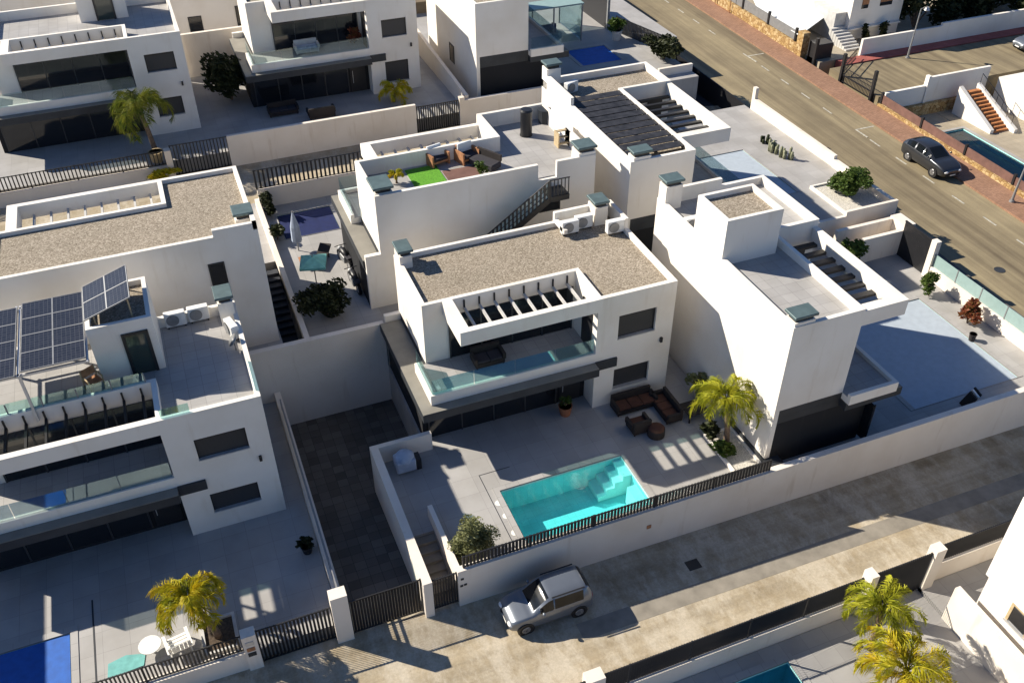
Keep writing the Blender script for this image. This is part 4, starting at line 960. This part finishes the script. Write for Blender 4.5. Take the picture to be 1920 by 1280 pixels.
# winter garden and blue gate on the right side of the far right villa
t = thing('winter_garden', 'glazed dark-framed winter garden at the side of the far right villa', 'winter garden', (28.2, 68.7, 3.6))
for x in (0, 2.5, 5.0):
    for yy in (0, 4.5): B().box(x-.05, x+.05, yy-.05, yy+.05, 0, 3.0).build('post', 'grey_metal', t)
B().box(-.1, 5.1, -.1, 4.6, 3.0, 3.12).build('glass_roof', 'frosted', t)
B().box(.05, 4.95, -.008, .008, .1, 2.95).build('glass_panel', 'clear_glass', t); B().box(4.99, 5.01, .05, 4.45, .1, 2.95).build('glass_panel', 'clear_glass', t)
sofa('dark sofa inside the glazed winter garden', (31.0, 71.5, 3.62), R(180), 2.0, 'rattan_dark', 'cushion_rust')

# ------------------------------------------------------------------ cars
def catmull(p0, p1, p2, p3, t):
    return .5*((2*p1)+(-p0+p2)*t+(2*p0-5*p1+4*p2-p3)*t*t+(-p0+3*p1-3*p2+p3)*t**3)
def car(label, loc, rz, st, ws, rw, rr, sw, wheels, wr, paint, ht=1.0, group=None):
    """st: stations (x, half width, sill z, belt z, top z, half width at top); ws / rw: x range of windscreen / rear window; rr roof; sw side windows."""
    t = thing('parked_car', label, 'car', loc, rz, group)
    S = []; N = 7
    for i in range(len(st)-1):
        q = [st[max(i-1, 0)], st[i], st[i+1], st[min(i+2, len(st)-1)]]
        for k in range(N): S.append([catmull(q[0][c], q[1][c], q[2][c], q[3][c], k/N) for c in range(6)])
    S.append(list(st[-1]))
    def ring(s):
        x, w_, zl, zb, zt, wt = s; zt = max(zt, zb+.012); wt = min(wt, w_*.93)
        return [(x, 0, zl), (x, w_*.86, zl), (x, w_*.97, zl+.10), (x, w_, zl+.40*(zb-zl)), (x, w_*.985, zb-.10), (x, w_*.93, zb), (x, wt+(w_*.93-wt)*.12, zb+(zt-zb)*.86), (x, wt*.84, zt-.012), (x, wt*.4, zt+.004), (x, 0, zt+.008)]
    rings = [ring(s) for s in S]; groups = {'body': B(), 'windscreen': B(), 'rear_window': B(), 'side_window': B(), 'side_window_': B(), 'trim': B()}
    for i in range(len(rings)-1):
        xm = (S[i][0]+S[i+1][0])/2
        for j in range(9):
            g = 'body'
            if j == 0: g = 'trim'
            if j == 1: g = 'trim'
            if j == 5 and sw[0] < xm < sw[1] and not any(abs(xm-p) < .045 for p in sw[2]): g = 'side_window'
            if j >= 7 and ws[0] < xm < ws[1]: g = 'windscreen'
            if j >= 7 and rw[0] < xm < rw[1]: g = 'rear_window'
            for s_ in (1, -1):
                p = [(q[0], q[1]*s_, q[2]) for q in (rings[i][j], rings[i+1][j], rings[i+1][j+1], rings[i][j+1])]
                groups['side_window_' if g == 'side_window' and s_ < 0 else g].quad(*(p if s_ > 0 else p[::-1]))
    for e in (0, -1):
        r_ = rings[e]; groups['body'].quad(*[(x, yv, z) for x, yv, z in r_[1:]], *[(x, -yv, z) for x, yv, z in r_[::-1][1:-1]])
    for g, m in (('body', paint), ('windscreen', 'car_glass'), ('rear_window', 'car_glass'), ('side_window', 'car_glass'), ('side_window_', 'car_glass'), ('trim', 'black_metal')):
        if groups[g].f:
            me_b = groups[g]; o = me_b.build(g.rstrip('_') if g != 'trim' else 'underbody', m, t, smooth=True)
            bm = bmesh.new(); bm.from_mesh(o.data); bmesh.ops.remove_doubles(bm, verts=bm.verts, dist=.0005); bmesh.ops.recalc_face_normals(bm, faces=bm.faces); bm.to_mesh(o.data); bm.free()
            for q in o.data.polygons: q.use_smooth = True
    x0, x1 = st[0][0], st[-1][0]; hw = max(s[1] for s in st)
    for wx in wheels:
        for s_ in (-1, 1):
            B().tube([(wx, s_*(hw-.19), wr+.01), (wx, s_*(hw+.004), wr+.01)], wr+.065, 22).build('wheel_arch', 'black_metal', t)
            wh = B().tube([(wx, s_*(hw-.2), wr), (wx, s_*(hw-.05), wr), (wx, s_*(hw+.008), wr)], [wr, wr, wr*.93], 22).build('wheel', 'tyre', t)
            rb = B().tube([(wx, s_*(hw+.002), wr), (wx, s_*(hw+.016), wr)], [wr*.66, wr*.6], 20)
            for k in range(5): rb.bar((wx, s_*(hw+.015), wr), (wx+math.cos(k*1.257)*wr*.6, s_*(hw+.015), wr+math.sin(k*1.257)*wr*.6), .05, .03, up=(0, 1, 0))
            rb.build('rim', 'rim', wh)
    f = st[-2]; zf = f[3]
    for s_ in (-1, 1):
        B().ball(st[-2][0]+.02, s_*f[1]*.74, zf-.10, .11, .17, .085, 6, 10).build('headlight', 'light_clear', t, smooth=True)
        B().ball(x0+.03, s_*st[0][1]*.90, st[0][3]-.02, .05, .07, .16*ht, 6, 8).build('tail_light', 'light_red', t, smooth=True)
        B().ball(sw[1]-.12, s_*(hw+.06), st[3][3]+.07, .07, .09, .075, 6, 8).build('wing_mirror', paint, t, smooth=True)
    B().box(x1-.03, x1+.02, -.42, .42, .32, .46).build('grille', 'black_metal', t); B().box(x1-.02, x1+.028, -.24, .24, .36, .45).build('number_plate', 'paint_white', t)
    B().box(x0-.02, x0+.03, -.24, .24, .55, .66).build('number_plate', 'paint_white', t)
    return t
PANDA = [(-1.77, .66, .34, .86, .95, .55), (-1.72, .74, .26, .92, 1.25, .60), (-1.5, .77, .22, .95, 1.50, .61), (-1.05, .785, .21, .96, 1.535, .62), (-.3, .79, .21, .95, 1.535, .62), (.1, .79, .21, .94, 1.50, .61), (.42, .79, .21, .94, 1.30, .63), (.80, .785, .21, .95, 1.00, .66), (1.1, .77, .22, .93, .95, .66), (1.5, .73, .24, .84, .86, .60), (1.70, .66, .28, .72, .74, .5), (1.77, .58, .34, .60, .62, .42)]
c1 = car('small silver hatchback parked on the lane beside the long street wall', (9.62, 21.02, lane_z(9.6)+.005), R(180), PANDA, (.12, .80), (-1.76, -1.50), (-1.5, .1), (-1.35, .55, (-.72, -.08)), (-1.15, 1.15), .29, 'silver_paint', 1.5)
for s_ in (-1, 1): B().bar((-1.4, s_*.60, 1.56), (.0, s_*.60, 1.555), .045, .035).build('roof_rail', 'black_metal', c1)
SUV = [tuple([q[0]*1.04, q[1]*1.03, q[2], q[3]*1.06, q[4]*1.08, q[5]*1.03]) for q in [(-2.13, .72, .38, .92, .98, .6), (-2.06, .83, .30, 1.0, 1.10, .62), (-1.75, .89, .25, 1.04, 1.32, .62), (-1.2, .905, .24, 1.05, 1.46, .64), (-.5, .91, .23, 1.03, 1.50, .64), (.05, .91, .23, 1.01, 1.45, .64), (.5, .91, .23, 1.0, 1.24, .66), (.95, .905, .23, 1.0, 1.03, .70), (1.4, .89, .25, .95, .97, .70), (1.85, .84, .28, .83, .85, .64), (2.06, .74, .33, .70, .72, .54), (2.13, .64, .38, .56, .58, .44)]]
car('dark grey crossover car parked facing down the main road', (49.75, 45.1, road_z(45.1)+.006), R(-90.6), SUV, (.08, .94), (-2.05, -1.45), (-1.4, .05), (-1.75, .75, (-.85, -.05)), (-1.32, 1.28), .34, 'grey_paint')
car('blue-grey car cut by the right edge on the car park beyond the road', (72.2, 58.2, 1.01), R(175), PANDA, (.12, .80), (-1.76, -1.50), (-1.5, .1), (-1.35, .55, (-.72, -.08)), (-1.15, 1.15), .29, 'silver_paint', 1.5)

# ------------------------------------------------------------------ the far side of the main road
struct('car_park', B().box(53.0, 120, 54.9, 61.2, -4, 1.0), 'asphalt')
struct('red_pavement', B().box(54.5, 120, 61.2, 62.4, -4, 1.1), 'red_paver')
struct('sunken_garden', B().box(53.0, 61.0, 2, 54.6, -5, -1.5).box(61.0, 120, 2, 54.6, -5, -1.0), 'cream_tile')
struct('far_plot', B().box(53.0, 140, 62.6, 150, -4, 1.0), 'cream_tile')
b = B().prism([(52.46, 2), (52.95, 2), (52.95, 54.3), (52.46, 54.3)], -4, [road_z(2)+.32, road_z(2)+.32, road_z(54)+.32, road_z(54)+.32])
wall('stone_wall', b, 'ochre rubble stone wall under the brown fence beside the dark grey car', 'ochre_stone')
b = B().prism([(52.46, 65.4), (52.95, 65.4), (52.95, 110), (52.46, 110)], -1, [road_z(65)+1.0, road_z(65)+1.0, road_z(110)+1.0, road_z(110)+1.0])
wall('stone_wall', b, 'ochre rubble stone wall farther up the main road by the white awning', 'ochre_stone')
wall('stone_pillar', B().box(52.4, 53.1, 64.6, 65.4, 0, 2.9), 'short pale stone pillar at the end of the far ochre wall', 'ochre_stone', 'pillar')
t = thing('panel_fence', 'brown closed panel fence on the ochre wall beside the dark grey car', 'fence', (52.7, 22, 0))
zf = lambda yy: road_z(yy)+.32
ys = [22+i*4.6 for i in range(8)]
for i in range(7):
    a, c = ys[i], ys[i+1]
    B().prism([(-.03, a-22+.06), (.03, a-22+.06), (.03, c-22-.06), (-.03, c-22-.06)], [zf(a)+.05]*2+[zf(c)+.05]*2, [zf(a)+.72]*2+[zf(c)+.72]*2).build('panel', 'brown_panel', t)
for yy in ys: B().box(-.09, .09, yy-22-.09, yy-22+.09, zf(yy)-.5, zf(yy)+.9).build('post', 'black_metal', t)
t = thing('panel_fence', 'grey mesh fence with dark posts on the far ochre wall by the white awning', 'fence', (52.7, 66, 0))
for i in range(5):
    a = 66+i*4.2; c = a+4.2; zz = lambda q: road_z(q)+1.0
    B().prism([(-.02, a-66), (.02, a-66), (.02, c-66), (-.02, c-66)], [zz(a)+.05]*2+[zz(c)+.05]*2, [zz(a)+.9]*2+[zz(c)+.9]*2).build('panel', 'grey_metal', t)
    B().box(-.1, .1, a-66-.1, a-66+.1, zz(a)-.5, zz(a)+1.15).build('post', 'black_metal', t)
t = thing('double_gate', 'open black bar gate between the ochre wall and the car park', 'gate', (52.85, 55.6, .5))
for yy in (0, 3.9, 7.6): B().box(-.12, .12, yy-.12, yy+.12, -.3, 2.4).build('post', 'black_metal', t)
b = B()
for i in range(22): b.bar((.0, .2+i*.17, .1), (.0, .2+i*.17, 1.3), .025)
for z in (.15, .7, 1.3): b.bar((0, .1, z), (0, 3.8, z), .05)
b.build('gate_leaf', 'black_metal', t)
b = B()
for z in (.15, .6, 1.05, 1.5): b.bar((.1, 4.0, z), (3.4, 6.4, z), .05)
for i in range(14): b.bar((.1+i*.25, 4.0+i*.183, .1), (.1+i*.25, 4.0+i*.183, 1.55), .025)
b.build('gate_leaf', 'black_metal', t)
tag(B().box(53.0, 54.6, 63.2, 64.4, .3, 2.3).build('utility_cabinet', 'black_metal', bev=.03), 'black utility cabinet by the short stone pillar and gate', 'cabinet')
wall('boundary_wall', B().box(57.0, 65.5, 62.4, 62.65, .5, 2.5).box(65.5, 110, 62.4, 62.65, .5, 2.75), 'long white wall behind the red pavement of the car park', 'render')
b = B().box(53.4, 57.6, 54.6, 54.85, -3, 1.35).box(57.6, 63.8, 54.6, 54.85, -3, 2.0).box(57.35, 57.6, 54.5, 54.9, -3, 2.15)
wall('boundary_wall', b, 'white stepped wall on the near side of the car park above the rubble wall', 'render')
wall('rubble_wall', B().box(55.0, 62.2, 54.2, 54.58, -3, -.1), 'low rough grey-brown rubble wall below the white stepped wall', 'ochre_stone')
t = thing('garden_stairs', 'orange tiled stairs with white side walls down to the small corner pool', 'stairs', (60.2, 49.4, -1.0))
b = B()
for i in range(12): b.box(.0, 1.5, i*.33, (i+1)*.33+.02, 0, .16+i*.16)
b.build('steps', 'tile_step', t)
B().prism([(-.35, 0), (0, 0), (0, 4.2), (-.35, 4.2)], 0, [.3, .3, 2.3, 2.3]).build('side_wall', 'render', t); B().prism([(1.5, -.6), (1.8, -.6), (1.8, 4.2), (1.5, 4.2)], 0, [.3, .3, 2.3, 2.3]).build('side_wall', 'render', t)
b = B().bar((1.65, 0, 1.2), (1.65, 4.1, 3.1), .04)
for i in range(7): b.bar((1.65, i*.68, .3+i*.3), (1.65, i*.68, 1.2+i*.31), .03)
b.build('railing', 'black_metal', t)
wall('white_building', B().box(64.2, 120, 46, 53.9, -2, 1.3), 'low white building block right of the orange stairs at the right edge', 'render', 'house')
p = pool('blue corner pool below the brown panel fence across the road', 54.6, 58.7, 38.0, 51.0, -1.0, .55, lap='pool_water_pale')
struct('sunken_terrace', B().box(58.75, 61.0, 30, 54.2, -5, -1.01).box(53.0, 58.7, 51.05, 54.2, -5, -1.01), 'cream_tile')
# white tensile awning, house and dark trees
t = thing('white_awning', 'bright white shade sail roof over the terrace beyond the far ochre wall', 'awning', (0, 0, 0))
B().prism([(53.0, 72.5), (52.6, 65.4), (57.4, 68.3), (56.2, 73.6), (54.0, 75.0)], [2.4, 2.4, 2.5, 2.7, 2.6], [2.46, 2.46, 2.56, 2.76, 2.66]).build('canopy', 'canvas_white', t)
for q in ((53.2, 72.3), (52.8, 65.6), (57.2, 68.4), (56.0, 73.4)): B().cyl(q[0], q[1], .9, 2.4, .05).build('post', 'pale_metal', t)
t = thing('suburban_house', 'white house with brown shuttered windows beyond the car park at the top right', 'house', (58.2, 66.0, 1.0))
B().box(0, 5.6, 0, 9, 0, 6.5).build('walls', 'render', t)
B().box(.1, 5.5, -.35, -.003, 1.0, 1.12).build('ledge', 'render', t)
for x in (1.0, 3.0):
    wn = B().box(x, x+1.3 if x > 2 else x+.7, -.04, -.003, 2.7, 3.9).build('window', 'dark_glass', t); B().box(x, x+1.3 if x > 2 else x+.7, -.06, -.041, 3.05, 3.9).build('shutter', 'wood', wn)
B().box(-1.2, 0, .5, 4, 0, 2.4).build('porch', 'beam_white', t)
b = B()
for i in range(8): b.box(-1.6, 0, -2.2+i*.34, -1.9+i*.34, 0, .15+i*.15)
b.build('steps', 'beam_white', t)
for i, (x, yy, h, r_) in enumerate([(66.2, 66.5, 6.5, 2.3), (70.0, 65.5, 5.5, 2.4), (73.6, 66.5, 6.0, 2.6), (77.6, 65.2, 5, 2.4), (81.5, 66.5, 5.5, 2.6), (68.5, 70.5, 8, 3.2), (75.0, 71.0, 8, 3.4), (81.0, 71.5, 8, 3.4), (87.5, 69.5, 7.5, 3.4)]):
    bush('dark_tree', ['dark tree nearest the white house beyond the car park', 'second dark tree along the white car park wall', 'third dark tree along the white car park wall', 'fourth dark tree along the white car park wall', 'fifth dark tree along the white car park wall near the right edge', 'tall dark tree behind the first trees of the car park wall', 'tall dark tree in the middle of the back row at the top right', 'tall dark tree toward the right of the back row at the top right', 'farthest right dark tree of the back row at the top right'][i],
         (x, yy, 1.0), r_, r_*.9, h*.5, 2600, 'dark_leaf', .28, 50+i, 'tree', 'dark trees beyond the car park', clump=14)
bush('garden_shrub', 'light yellow-green shrub among the dark trees at the top right corner', (76.6, 63.6, 1.6), 1.0, .8, .8, 800, 'green_leaf', .16, 70, group=None)
bush('garden_shrub', 'small dark shrub at the foot of the white house by the steps', (59.6, 65.2, 1.0), .5, .5, .7, 420, 'dark_leaf', .14, 71)
bush('garden_shrub', 'dark shrub by the white house corner next to the car park wall', (61.6, 65.2, 1.0), .55, .5, .9, 500, 'dark_leaf', .14, 72)
# street lamps
def lamp(label, loc, h, lean=(0, 0)):
    t = thing('street_lamp', label, 'street lamp', loc, 0, 'street lamps beyond the main road')
    B().tube([(0, 0, 0), (0, 0, .9), (lean[0]*.5, lean[1]*.5, h*.5), (lean[0], lean[1], h)], [.1, .08, .06, .045], 10).build('pole', 'grey_metal', t)
    B().cyl(0, 0, 0, .12, .18, .16).build('base', 'grey_metal', t)
    B().bar((lean[0], lean[1], h), (lean[0]+.6, lean[1], h+.1), .05).build('arm', 'grey_metal', t)
    hd = B().cyl(lean[0]+.65, lean[1], h-.18, h+.08, .24, .1, 14).build('lamp_head', 'pale_metal', t); B().ball(lean[0]+.65, lean[1], h-.18, .17, .17, .1).build('lamp_glass', 'light_clear', hd, smooth=True)
    return t
lamp('street lamp standing on the red pavement of the car park', (60.6, 60.6, 1.0), 4.2, (.1, 0))
lamp('street lamp on the brick pavement at the right edge of the photo', (51.4, 39.0, road_z(39)+.13), 4.6, (.15, 0))
b = B().tube([(52.3, 78.5, 1), (52.3, 78.5, 2.9)], .035, 8).tube([(52.3, 75.9, 1), (52.3, 75.9, 2.9)], .035, 8).bar((52.3, 75.9, 1.2), (52.3, 78.5, 1.2), .05)
tag(b.build('street_frame', 'wood'), 'brown bent pipe frame on the pavement at the top of the main road', 'frame')
